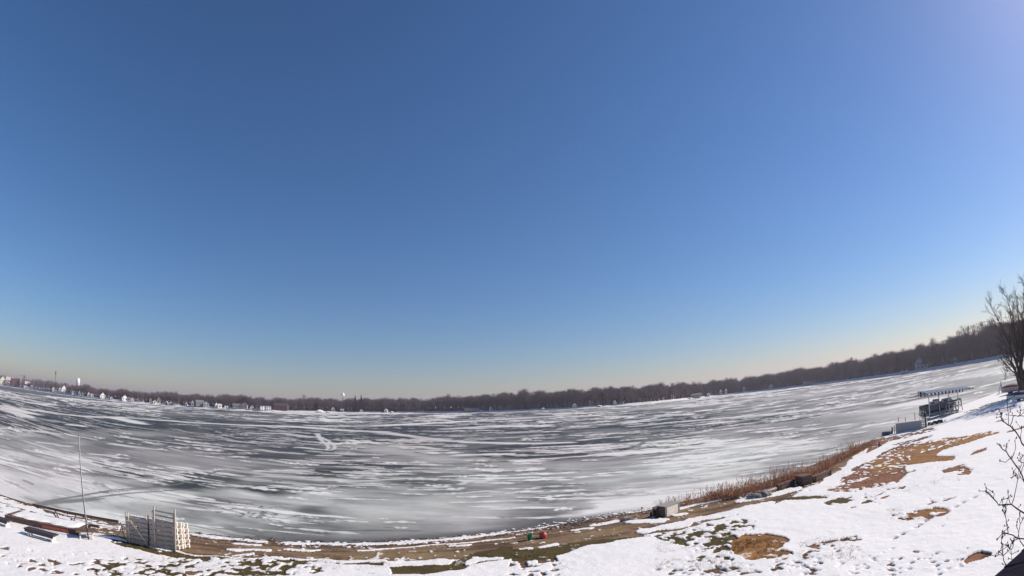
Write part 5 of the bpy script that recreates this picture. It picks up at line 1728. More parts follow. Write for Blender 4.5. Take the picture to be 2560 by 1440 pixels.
def beach_things():
    b = atv(1325, 1350)
    t = empty('bucket', b, .4, 'small green plastic bucket on the brown beach beside the red ball', 'bucket')
    t.rotation_euler = (.06, -.05, .4)
    MB().lathe([(.098, 0), (.105, .02), (.125, .29), (.138, .29), (.138, .315), (.118, .315), (.092, .04)], 18).build('body', M['green'], t, True)
    hd = MB()
    hd.path([(.13 * math.cos(a), .02, .30 + .10 * math.sin(a)) for a in np.linspace(0, math.pi, 9)], [.006] * 9, 5)
    hd.build('handle', M['greymetal'], t, True)
    MB().lathe([(.128, .16), (.131, .165), (.131, .185), (.128, .19)], 18).build('rim_band', M['green'], t, True)
    b = atv(1355, 1344)
    t = empty('buoy', b, 0, 'round red mooring ball lying on the brown beach', 'buoy')
    prof = [(.195 * math.sin(a), .185 - .185 * math.cos(a)) for a in np.linspace(.08, math.pi - .08, 15)]
    MB().lathe(prof, 22).build('ball', M['red'], t, True)
    t.rotation_euler = (.5, .35, 0)
    MB().lathe([(.198, .172), (.203, .178), (.203, .192), (.198, .198)], 22).build('seam', M['red'], t, True)
    MB().lathe([(.035, .365), (.035, .40), (.02, .41)], 8).build('eye', M['greymetal'], t, True)
    for px, py, ty, lab in ((1563, 1304, 1285, 'thin stake on the beach left of the pale box, nearer the grass'), (1604, 1284, 1269, 'thin stake on the snowy edge of the ice just left of the pale box')):
        b = atv(px, py)
        D = math.hypot(b.x, b.y)
        t = empty('stake', b, 0, lab, 'stake', 'stakes on the beach')
        H = zat(px, ty, D) - b.z
        MB().tube((0, 0, -.1), (.02, 0, H), .025, .02, 6).build('shaft', M['greywood'], t, True)
        MB().box((.02, 0, H), (.07, .05, .06)).build('cap', M['darkwood'], t)
    # rope between the stakes
    p, q = atv(1563, 1304), atv(1604, 1284)
    pts = []
    for k in range(13):
        u = k / 12
        c = p.lerp(q, u)
        pts.append((c.x, c.y, max(gz(c.x, c.y), 0) + .05 + .26 * (1 - math.sin(math.pi * u) * .8)))
    tag(MB().path(pts, [.010] * 13, 5).build('rope', M['oldwood'], None, True), 'thin slack rope strung between the two beach stakes', 'rope')
    # pale box; a dark panel paints the shade of its left end
    A, B, L, rz = span((1664, 1293), (1702, 1284))
    D = math.hypot(A.x, A.y)
    H = zat(1664, 1268, D) - A.z
    L, rz = L * 1.25, math.radians(37)
    t = empty('storage_box', A, rz, 'pale wooden box with a shaded end on the beach before the reeds', 'box')
    W = .58
    for k in range(4):
        MB().box((L / 2, 0, H * (k + .5) / 4), (L, .035, H / 4 - .012)).build('plank', M['boxboard'], t)
        MB().box((L / 2, W, H * (k + .5) / 4), (L, .035, H / 4 - .012)).build('plank', M['greywood'], t)
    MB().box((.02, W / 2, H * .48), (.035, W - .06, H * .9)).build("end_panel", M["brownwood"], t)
    MB().box((L - .02, W / 2, H * .48), (.035, W - .06, H * .9)).build('end_panel', M['palewood'], t)
    MB().box((L / 2, W / 2, H + .02), (L + .1, W + .1, .04), rx=.02, bev=.01).build('lid', M['greywood'], t)
    for x in (.06, L - .06):
        MB().box((x, -.03, H / 2), (.06, .03, H)).build('post', M['greywood'], t)
    # end frame leaning beside it
    b = atv(1652, 1290)
    t = empty('dark_crate', b, rz + .3, 'dark open crate slumped against the left end of the pale box', 'crate')
    for k in range(3):
        MB().box((-.02, .10 + .02 * k, .09 + .17 * k), (.46, .03, .15), rx=-.12).build('slat', M['brownwood'], t)
    for x in (-.22, .18):
        MB().box((x, .16, .26), (.05, .05, .52)).build('post', M['darkwood'], t)
    MB().box((-.02, .36, .25), (.46, .03, .5)).build('back', M['brownwood'], t)
    b = atv(1628, 1291)
    t = empty('stump', b, 0, 'short dark stump with a cut top at the left of the dark crate', 'stump')
    MB().lathe([(.10, -.05), (.075, .06), (.065, .24)], 9).build('trunk', M['bark'], t, True)
    MB().lathe([(.062, .24), (.055, .25)], 9).build('cut_top', M['oldwood'], t, True)
    A, B, L, rz = span((1560, 1303), (1592, 1301))
    t = empty('driftwood', A, rz, 'weathered driftwood log at the foot of the nearer stake', 'log')
    MB().path([(-.2, 0, .05), (L * .4, .05, .10), (L * .8, 0, .09), (L, .1, .12)], [.07, .10, .09, .04], 8).build('log', M['oldwood'], t, True)
    MB().path([(L * .5, .04, .1), (L * .6, -.1, .28)], [.04, .015], 6).build('branch_stub', M['oldwood'], t, True)
    # stones
    rs = random.Random(3)
    def stone(px, py, r, lab, grp):
        b = atv(px, py)
        m = MB()
        n, k = 9, 6
        for i in range(k + 1):
            th = math.pi * i / k
            for j in range(n):
                a = 2 * math.pi * j / n
                rr = r * rs.uniform(.8, 1.15)
                m.v.append((rr * math.sin(th) * math.cos(a) * 1.25, rr * math.sin(th) * math.sin(a), rr * math.cos(th) * .7 + r * .4))
        for i in range(k):
            for j in range(n):
                a, c = i * n + j, i * n + (j + 1) % n
                m.f.append((a, a + n, c + n, c))
        o = m.build('stone', M['stone'], None, True)
        o.location = b
        o.rotation_euler = (0, 0, rs.uniform(0, 3))
        tag(o, lab, 'stone', grp)
    for px, py, r, lab in ((1877, 1248, .24, 'leftmost dark stone of the row under the reeds'), (1887, 1247, .30, 'second dark stone of the row under the reeds, larger than the first'), (1898, 1246, .26, 'middle dark stone of the row under the reeds'), (1908, 1243, .33, 'largest dark stone of the row under the reeds'), (1919, 1241, .28, 'rightmost dark stone of the row under the reeds')):
        stone(px, py, r, lab, 'stones under the reeds')
    # dark timber crib and retaining logs
    A, B, L, rz = span((2007, 1215), (2030, 1209))
    t = empty('timber_crib', A, rz, 'dark square timber crib sticking out of the snow below the reeds', 'timber crib')
    for k in range(3):
        MB().box((L / 2, 0, .10 + .19 * k), (L, .10, .17)).build('timber', M['brownwood'], t)
        MB().box((L - .05, .42, .10 + .19 * k), (.10, .72, .17)).build('timber', M['brownwood'], t)
        MB().box((.05, .42, .10 + .19 * k), (.10, .72, .17)).build('timber', M['brownwood'], t)
    MB().box((L / 2, .42, .58), (L + .05, .9, .04)).build('cover', M['brownwood'], t)
    for (a, c, lab) in (((2032, 1207), (2076, 1189), 'dark retaining timber running right from the square crib'), ((1945, 1228), (1985, 1213), 'brown retaining timber left of the square crib')):
        A, B, L, rz = span(a, c)
        t = empty('retaining_timber', A, rz, lab, 'timber', 'retaining timbers')
        t.rotation_euler = (0, math.atan2(A.z - B.z, L), rz)
        for k in range(2):
            MB().box((L / 2, .03 * k, .10 + .21 * k), (L, .2, .2), bev=.02).build('timber', M['brownwood'], t)
        for x in (.15, L - .15):
            MB().box((x, -.13, .16), (.08, .05, .5)).build('stake', M['darkwood'], t)
    b = atv(2198, 1118)
    t = empty('broken_post', b, 0, 'short pointed brown post at the right end of the reeds', 'post')
    MB().path([(0, 0, -.1), (.03, 0, .26), (.06, .02, .44)], [.12, .10, .02], 6).build('post', M['brownwood'], t)
    MB().path([(.25, 0, -.1), (.22, 0, .2)], [.06, .03], 5).build('splinter', M['brownwood'], t)


beach_things()


def right_beach():
    # dark crate and posts
    A, B, L, rz = span((2206, 1092), (2226, 1088))
    D = math.hypot(A.x, A.y)
    t = empty('dark_box', A, rz, 'low black box with a white end post left of the pale boards', 'box')
    H = zat(2206, 1081, D) - A.z
    MB().box((L / 2, .3, H * .46), (L, .6, H * .92), bev=.02).build('body', M['hulldark'], t)
    MB().box((L / 2, .3, H * .96), (L + .06, .66, .05), bev=.01).build('lid', M['darkmetal'], t)
    MB().box((-.06, .05, H * .6), (.09, .09, H * 1.2)).build('post', M['whitepaint'], t)
    for px, py, ty, m_, lab in ((2231, 1086, 1068, 'darkwood', 'thick dark post between the black box and the pale boards'), (2237, 1085, 1065, 'whitepaint', 'white post at the left end of the pale boards'),
                                (2248, 1078, 1043, 'palewood', 'first pole rising behind the pale boards'), (2265, 1075, 1044, 'palewood', 'second pole rising behind the pale boards'), (2289, 1068, 1033, 'palewood', 'third and tallest pole rising behind the pale boards'),
                                (2315, 1070, 1032, 'darkwood', 'tall dark post at the right end of the pale boards')):
        b = atv(px, py)
        D = math.hypot(b.x, b.y)
        t = empty('dock_post', b, 0, lab, 'post', 'posts by the pale boards')
        H = zat(px, ty, D) - b.z
        w = .07 if m_ == 'palewood' else .10
        MB().tube((0, 0, -.1), (rnd.uniform(-.04, .04), 0, H), w * .8, w * .7, 8).build('pole', M[m_], t, True)
        MB().tube((0, 0, H), (0, 0, H + .04), w, w * .8, 8).build('cap', M['greymetal'], t, True)
    A, B, L, rz = span((2240, 1085), (2304, 1073))
    D = math.hypot(A.x, A.y)
    H = zat(2240, 1060, D) - A.z
    t = empty('dock_section', A, rz, 'wide pale grey dock boards stood on edge at the right beach, front of three', 'dock section', 'dock sections stood on the right beach')
    for k in range(5):
        MB().box((L / 2, 0, H * (k + .5) / 5 + .03), (L, .05, H / 5 - .006)).build('plank', M['paleboard'], t)
    MB().box((L / 2, -.01, H + .05), (L + .04, .11, .05)).build('cap_rail', M['whitepaint'], t)
    R = Matrix.Rotation(rz, 4, 'Z')
    for k, lab in enumerate(('white slatted dock section second behind the pale grey boards', 'white slatted dock section last behind the pale grey boards')):
        p = A + R @ Vector((.15 + .25 * k, .35 + .35 * k, 0))
        p.z = max(gz(p.x, p.y), 0)
        plank_panel(L + .22, H * (1.02 - .05 * k), 5, 'whitepaint', p, rz, lab, 'dock sections stood on the right beach', gap=.08, th=.2)
    # leaning ladder
    b = atv(2303, 1068)
    D = math.hypot(b.x, b.y)
    H = zat(2307, 1025, D) - b.z
    t = empty('dock_ladder', b, rz, 'pale ladder leaning over the right end of the pale boards', 'ladder')
    for s in (0, .32):
        MB().beam((s - .35, .3, 0), (s + .05, .15, H), .05, .06).build('rail', M['palewood'], t)
    for k in range(6):
        f = .15 + .15 * k
        MB().beam((-.35 + .4 * f, .3 - .15 * f, H * f), (-.03 + .4 * f, .3 - .15 * f, H * f), .04, .04).build('rung', M['palewood'], t)

    # boat lift with a scalloped canopy
    F0, F1 = atv(2325, 1050), atv(2397, 1029)
    d = F1 - F0
    L, rz = math.hypot(d.x, d.y), math.atan2(d.y, d.x)
    D0, D1 = math.hypot(F0.x, F0.y), math.hypot(F1.x, F1.y)
    zt0, zt1 = zat(2325, 985, D0), zat(2395, 976, D1)
    z0 = max(min(F0.z, F1.z), 0)
    t = empty('boat_lift', (F0.x, F0.y, z0), rz, 'boat lift with a white scalloped canopy on four thin posts', 'boat lift')
    H0, H1 = zt0 - z0, zt1 - z0
    W = 1.5
    for i in range(4):
        x = L * i / 3
        h = H0 + (H1 - H0) * x / L
        MB().tube((x, 0, -.4), (x, 0, h), .06, .055, 8).build('post', M['whitepaint' if i != 1 else 'greymetal'], t, True)
    for y in (0, W):
        MB().beam((-.8, y, H0 - (H1 - H0) * .8 / L - .02), (L + 3.1, y, H1 + (H1 - H0) * 3.1 / L - .02), .06, .09).build('canopy_rail', M['greymetal'], t)
        MB().beam((0, y, .35), (L, y, .35), .09, .14).build('lift_beam', M['greymetal'], t)
    for x in (0, L):
        MB().beam((x, 0, .2), (x, W, .2), .09, .12).build('base_beam', M['greymetal'], t)
    nb = 13
    x0, x1 = -.25, L + 2.9
    arch = lambda v: .34 * v
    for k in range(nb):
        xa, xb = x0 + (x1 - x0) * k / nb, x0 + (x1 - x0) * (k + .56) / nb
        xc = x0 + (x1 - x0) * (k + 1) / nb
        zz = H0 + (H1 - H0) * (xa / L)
        for (p, q, m_, nm, lift) in ((xa, xb, 'canvas', 'canopy_band', .035), (xb - .02, xc + .02, 'gapshade', 'canopy_gap', 0)):  # the gap strips paint in the shadow between bulging bands
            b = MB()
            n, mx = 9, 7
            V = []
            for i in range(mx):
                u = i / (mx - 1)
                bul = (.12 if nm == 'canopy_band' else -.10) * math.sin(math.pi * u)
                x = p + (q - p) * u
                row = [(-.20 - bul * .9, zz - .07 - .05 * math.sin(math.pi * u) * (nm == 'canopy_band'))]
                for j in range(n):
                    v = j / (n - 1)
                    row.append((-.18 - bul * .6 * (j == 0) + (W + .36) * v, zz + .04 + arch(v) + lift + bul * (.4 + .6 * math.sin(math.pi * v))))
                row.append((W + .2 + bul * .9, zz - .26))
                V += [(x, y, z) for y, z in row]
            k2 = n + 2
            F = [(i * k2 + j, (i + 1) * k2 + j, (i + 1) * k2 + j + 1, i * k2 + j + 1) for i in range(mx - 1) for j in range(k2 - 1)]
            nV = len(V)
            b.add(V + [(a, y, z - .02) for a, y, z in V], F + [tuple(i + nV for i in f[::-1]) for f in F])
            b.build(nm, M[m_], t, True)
    MB().tube((L * .25, W * .5, H0 + .6), (L * .25, W * .5, H0 + 1.9), .02, .015, 5).build('mast', M['greymetal'], t)
    MB().lathe([(.02, 0), (.10, .05), (.02, .14)], 8, (L * .25, W * .5, H0 + 1.85)).build('lamp', M['whiteplast'], t, True)
    wm = MB()
    for k in range(12):
        a, c = k * math.pi / 6, (k + 1) * math.pi / 6
        wm.tube((L + .02 + .55 * math.cos(a), -.1, 1.15 + .55 * math.sin(a)), (L + .02 + .55 * math.cos(c), -.1, 1.15 + .55 * math.sin(c)), .03, .03, 5)
    for k in range(3):
        a = k * math.pi / 3
        wm.tube((L + .02 - .55 * math.cos(a), -.1, 1.15 - .55 * math.sin(a)), (L + .02 + .55 * math.cos(a), -.1, 1.15 + .55 * math.sin(a)), .02, .02, 5)
    tag(wm.build('winch_wheel', M['greymetal'], t), kind='stuff')
    # pontoon boat stored under it
    R = Matrix.Rotation(rz, 4, 'Z')
    p = Vector((F0.x, F0.y, z0)) + R @ Vector((.15, .15, .42))
    t = empty('pontoon_boat', p, rz, 'dark sided pontoon boat with grey seats stored under the scalloped canopy', 'boat')
    bl, bw = 4.4, 1.9
    for y in (.3, bw - .3):
        MB().path([(-.5, y, .34), (-.1, y, .16), (.3, y, .12), (bl, y, .12), (bl + .2, y, .2)], [.03, .19, .24, .24, .10], 12).build('pontoon', M['greymetal'], t, True)
    MB().box((bl / 2, bw / 2, .42), (bl + .2, bw, .10)).build('deck', M['darkmetal'], t)
    for y in (0, bw):
        MB().box((bl / 2, y, .85), (bl, .05, .62)).build('side_panel', M['hulldark'], t)
        MB().tube((0, y, 1.2), (bl, y, 1.2), .03, .03, 6).build('rail', M['greymetal'], t)
    for x in (0, bl):
        MB().box((x, bw / 2, .85), (.05, bw, .62)).build('end_panel', M['hulldark'], t)
    for k in range(2):
        sx = bl * (.22 + .5 * k)
        st = MB().box((sx, .45, .72), (bl * .36, .6, .42), bev=.05).build('seat', M['seat'], t)
        MB().box((sx, .12, 1.28), (bl * .38, .16, .62), bev=.05).build('backrest', M['seat'], st)
        MB().box((sx - bl * .06, .03, 1.36), (bl * .13, .03, .16)).build('cushion', M['darkmetal'], st)
    cs = MB().box((bl * .55, 1.3, 1.05), (.55, .7, 1.15), bev=.06).build('console', M['seat'], t)
    wv = MB()
    for k in range(10):
        a, c = k * math.pi / 5, (k + 1) * math.pi / 5
        wv.tube((bl * .55 - .36, 1.3 + .2 * math.cos(a), 1.5 + .2 * math.sin(a)), (bl * .55 - .36, 1.3 + .2 * math.cos(c), 1.5 + .2 * math.sin(c)), .02, .02, 5)
    tag(wv.build('steering_wheel', M['darkmetal'], cs), kind='stuff')
    MB().box((bl + .28, bw / 2, .85), (.42, .42, .9), bev=.1).build('outboard_motor', M['darkmetal'], t)
    p = atv(2340, 1062)
    t = empty('boat_cradle', p, rz, 'low dark cradle on two runners before the pontoon boat', 'cradle')
    for y in (0, .7):
        MB().path([(-.9, y, .35), (-.7, y, .08), (1.2, y, .06), (1.6, y, .3)], [.05, .06, .06, .04], 6).build('runner', M['darkmetal'], t, True)
    for x in (-.5, .3, 1.0):
        MB().beam((x, -.05, .22), (x, .75, .22), .08, .26).build('bunk', M['darkwood'], t)
    # trestles to the right of the boat
    for i, (a, c, lab) in enumerate((((2376, 1040), (2390, 1034), 'dark topped trestle under the canopy, nearer of two'), ((2392, 1031), (2405, 1026), 'dark topped trestle at the right end of the lift, farther of two'))):
        A, B, L3, r3 = span(a, c)
        D = math.hypot(A.x, A.y)
        Hh = max(1.0, zat(a[0], a[1] - 30, D) - A.z)
        t = empty('trestle', A, r3, lab, 'trestle', 'trestles by the boat lift')
        MB().box((L3 / 2, .3, Hh), (L3 + .25, .5, .12), bev=.02).build('top', M['darkwood'], t)
        MB().box((L3 / 2, .05, Hh * .55), (L3, .05, .07)).build('rail', M['greywood'], t)
        for x in (0, L3):
            for s in (0, 1):
                MB().beam((x - .1 + .2 * (x > 0), s * .7 - .05, 0), (x, .15 + s * .3, Hh), .08, .08).build('leg', M['greywood'], t)
    # stacked poles like a small tepee
    b = atv(2504, 984)
    D = math.hypot(b.x, b.y)
    H = zat(2504, 955, D) - b.z
    t = empty('pole_stack', b, rz, 'white poles stood together like a tepee near the big tree', 'pole stack')
    for k in range(9):
        a = k * 2 * math.pi / 9
        MB().tube((.85 * math.cos(a), .5 * math.sin(a), 0), (-.10 * math.cos(a), -.08 * math.sin(a), H * (1 + .05 * (k % 3))), .05, .045, 6).build('pole', M['whitepaint' if k % 3 else 'darkwood'], t)
    # rust brown covered boat at the foot of the tree
    A, B, L, rz2 = span((2506, 990), (2552, 978))
    def hullboat(name, A, rz, L, W, H, cover, lab, keel='whitepaint'):
        t = empty(name, A, rz, lab, 'boat')
        h, c = MB(), MB()
        V, V2 = [], []
        n = 11
        for i in range(n):
            u = i / (n - 1)
            w = W / 2 * (1 - (1 - min(1, u / .45)) ** 2.0) * (1 if u < .8 else 1 - .2 * (u - .8) / .2)
            w = max(w, .02)
            sheer = H * (.62 + .16 * (1 - u) ** 2)
            x = u * L
            V += [(x, -w, sheer), (x + .02, -w * .75, H * .25 + .2 * (1 - u) ** 3), (x + .05, 0, .12 + .25 * (1 - u) ** 3), (x + .02, w * .75, H * .25 + .2 * (1 - u) ** 3), (x, w, sheer)]
            pk = H * (.30 * math.sin(math.pi * min(1, u * 1.05)) ** .7 if u > 0 else 0)
            V2 += [(x, -w * 1.03, sheer - .05), (x, -w * 1.03, sheer + .03), (x, -w * .5, sheer + pk * .75), (x, 0, sheer + pk), (x, w * .5, sheer + pk * .75), (x, w * 1.03, sheer + .03), (x, w * 1.03, sheer - .05)]
        h.add(V, [(i * 5 + j, i * 5 + j + 1, i * 5 + j + 6, i * 5 + j + 5) for i in range(n - 1) for j in range(4)] + [tuple((n - 1) * 5 + j for j in range(5))])
        c.add(V2, [(i * 7 + j, i * 7 + j + 1, i * 7 + j + 8, i * 7 + j + 7) for i in range(n - 1) for j in range(6)])
        h.build('hull', M[keel], t, True)
        c.build('cover', M[cover], t, True)
        for u in (.35, .8):
            MB().box((u * L, 0, .10), (.2, W * .7, .24)).build('block', M['darkwood'], t)
        return t
    hullboat('covered_boat', A + Vector((0, 0, .05)), rz2, L * 1.25, 1.9, 1.35, 'rust', 'boat under a rusty brown cover at the foot of the big tree', 'seat')
    A, B, L, rz2 = span((2517, 1010), (2592, 993))
    hullboat('covered_boat', A + Vector((0, 0, .05)), rz2, max(L, 4.5), 2.0, 1.15, 'navy', 'white boat under a navy blue cover on the snow at the right edge')


M['navy'] = mat('navy_cover', (.045, .055, .12), .6, .3, .2, 3)
right_beach()


# ------------------------------------------------------------------ reeds
def reeds():
    protos = []
    for i in range(5):
        rs = random.Random(40 + i)
        st, hd = MB(), MB()
        n = (85, 60, 95, 40, 70)[i]
        for k in range(n):
            a, r = rs.uniform(0, 6.28), abs(rs.gauss(0, .33))
            p = Vector((r * math.cos(a) * 1.3, r * math.sin(a), -.05))
            h = rs.uniform(.55, 1.0)
            ln = Vector((math.cos(a) * r * .35 + rs.uniform(-.16, .16), math.sin(a) * r * .35 + rs.uniform(-.16, .16), h))
            side = Vector((rs.uniform(-1, 1), rs.uniform(-1, 1), 0))
            m = p + ln * .55
            st.ribbon(p, m, .022, side)
            tip = p + ln + Vector((rs.uniform(-.12, .12), rs.uniform(-.12, .12), 0))
            st.ribbon(m, tip, .017, side)
            if rs.random() < .5:
                hd.ribbon(tip - ln * .10, tip + Vector((rs.uniform(-.07, .07), rs.uniform(-.07, .07), .10)), .045, side)
            if rs.random() < .6:
                st.ribbon(m, m + Vector((rs.uniform(-.3, .3), rs.uniform(-.3, .3), rs.uniform(-.05, .3))), .03, Vector((rs.uniform(-1, 1), rs.uniform(-1, 1), .3)))
        protos.append((st.mesh('stalks', M['reed']), hd.mesh('seed_heads', M['reedp'])))
    line = [(1650, 1270, 1.0), (1672, 1268, .8), (1688, 1266, 1.0), (1715, 1264, 1.25), (1722, 1262, .9), (1765, 1256, .8), (1778, 1252, 1.1), (1790, 1250, 1.2), (1803, 1248, 1.3), (1815, 1247, 1.25), (1826, 1244, 1.4), (1838, 1243, 1.35), (1850, 1240, 1.3), (1862, 1236, 1.2), (1876, 1232, 1.45), (1890, 1229, 1.3), (1905, 1226, 1.2),
            (1920, 1222, 1.3), (1938, 1218, 1.5), (1955, 1214, 1.75), (1968, 1210, 1.4), (1980, 1207, 1.3), (1993, 1203, 1.7), (2008, 1197, 1.4), (2020, 1192, 1.35), (2034, 1187, 1.4), (2050, 1180, 1.5), (2064, 1173, 1.35), (2078, 1164, 1.3), (2092, 1155, 1.5), (2104, 1149, 1.35), (2116, 1143, 1.4), (2128, 1137, 1.35), (2140, 1131, 1.5), (2150, 1127, 1.1), (2160, 1121, 1.3), (2172, 1114, .9), (2184, 1106, .7), (2036, 1184, 1.2), (1945, 1215, 1.2)]
    labs = {0: 'small pale reed tuft left of the pale box', 1: 'thin reed tuft just above the pale box', 2: 'upright reed tuft above the right end of the pale box', 3: 'lone tall reed tuft right of the pale box, left of two', 4: 'lone tall reed tuft right of the pale box, right of two', 37: 'last low tuft at the right end of the reed fringe'}
    for i, (px, py, h) in enumerate(line):
        b = atv(px, py)
        lab = labs.get(i, 'dry brown reed clump in the long fringe along the right shore')
        t = empty('reed_clump', b, rnd.uniform(0, 6.28), lab, 'reeds', 'dry reed clumps along the shore')
        wd = .7 if i in (0, 1, 2, 3, 4, 37) else 1.0
        t.scale = (wd, wd, h * .76 * rnd.uniform(.5, 1.2))
        k = (3, 3, 3, 1, 3)[i] if i < 5 else rnd.choice((0, 2, 4, 1))
        tag(link('stalks', protos[k][0], t), kind='stuff')
        tag(link('seed_heads', protos[k][1], t), kind='stuff')
    # lower tangle between the clumps
    rs = random.Random(77)
    m = MB()
    for k in range(1500):
        j = rs.uniform(3, 36)
        a, c = line[int(j)], line[min(int(j) + 1, 37)]
        u = j - int(j)
        q = at(a[0] + (c[0] - a[0]) * u + rs.uniform(-6, 6), a[1] + (c[1] - a[1]) * u + rs.uniform(-3, 3))
        p = Vector(q) - Vector((0, 0, .04))
        m.ribbon(p, p + Vector((rs.uniform(-.25, .25), rs.uniform(-.25, .25), rs.uniform(.2, .65))), .02, Vector((rs.uniform(-1, 1), rs.uniform(-1, 1), .1)))
    tag(m.build('reed_tangle', M['reed']), 'low tangle of broken dry reeds under the clumps along the right shore', 'reeds', None, 'stuff')
    # dead grass poking through the thin snow and wrack along the beach
    m = MB()
    zones = [((300, 1000), (1388, 1440), 1500), ((1280, 1420), (1375, 1435), 500), ((1640, 1860), (1320, 1430), 1200), ((1825, 1960), (1345, 1405), 800), ((2070, 2400), (1110, 1230), 1500), ((2215, 2370), (1275, 1302), 400), ((2000, 2140), (1345, 1405), 400), ((2400, 2470), (1386, 1408), 160), ((0, 330), (1360, 1440), 300)]
    for (xa, xb), (ya, yb), n in zones:
        P = at(np.array([rs.uniform(xa, xb) for _ in range(n)]), np.array([rs.uniform(ya, yb) for _ in range(n)]))
        keep = fbm(P[:, 0] / .7, P[:, 1] / .7, 201, 3) > .5
        for q in P[keep]:
            p = Vector(q)
            for _ in range(3):
                m.ribbon(p + Vector((rs.uniform(-.06, .06), rs.uniform(-.06, .06), 0)), p + Vector((rs.uniform(-.12, .12), rs.uniform(-.12, .12), rs.uniform(.05, .13))), .012, Vector((rs.uniform(-1, 1), rs.uniform(-1, 1), .2)))
    tag(m.build('grass_stubble', mat('dead_grass', (.20, .13, .06), .95, .1, .4, 1.5)), 'dead grass stubble poking through the thin snow of the lawn', 'grass', None, 'stuff')
    m = MB()
    for k in range(420):
        px = rs.uniform(470, 1640)
        py = np.interp(px, [470, 700, 850, 1100, 1280, 1500, 1640], [1334, 1353, 1359, 1349, 1331, 1296, 1272]) + rs.gauss(3, 5)
        p = Vector(at(px, py)) + Vector((0, 0, .02))
        a = rs.uniform(-.5, .9)
        l = rs.uniform(.08, .4)
        m.beam(p, p + Vector((math.cos(a) * l, math.sin(a) * l, rs.uniform(0, .05))), .02, .02)
    b = MB()
    for k in range(220):
        px = rs.uniform(700, 1640)
        py = np.interp(px, [700, 870, 1000, 1100, 1280, 1420, 1560, 1640], [1359, 1362, 1358, 1351, 1331, 1306, 1284, 1271]) + rs.gauss(0, 3)
        p = Vector(at(px, py)) + Vector((0, 0, .03))
        w = rs.uniform(.06, .26)
        b.box(p, (w, w * rs.uniform(.4, .9), rs.uniform(.02, .05)), rs.uniform(0, 3), rs.uniform(-.25, .25))
    tag(b.build('shelf_ice', M['snow']), 'broken plates of shelf ice pushed up along the beach', 'ice', None, 'stuff')
    b = MB()
    for k in range(520):
        px = rs.uniform(300, 1900)
        py = np.interp(px, [300, 480, 700, 850, 1100, 1280, 1500, 1640, 1900], [1309, 1333, 1352, 1356, 1345, 1328, 1292, 1268, 1212]) + abs(rs.gauss(0, 9))
        p = Vector(at(px, py))
        r = rs.uniform(.02, .075)
        b.lathe([(r * .6, -.02), (r, r * .3), (r * .7, r * .8)], 6, tuple(p))
    tag(b.build('beach_stones', M['stone']), 'small stones scattered along the waterline of the brown beach', 'stones', None, 'stuff')
    tag(m.build('beach_wrack', M['brownwood']), 'sticks and wrack scattered along the edge of the brown beach', 'driftwood', None, 'stuff')


reeds()


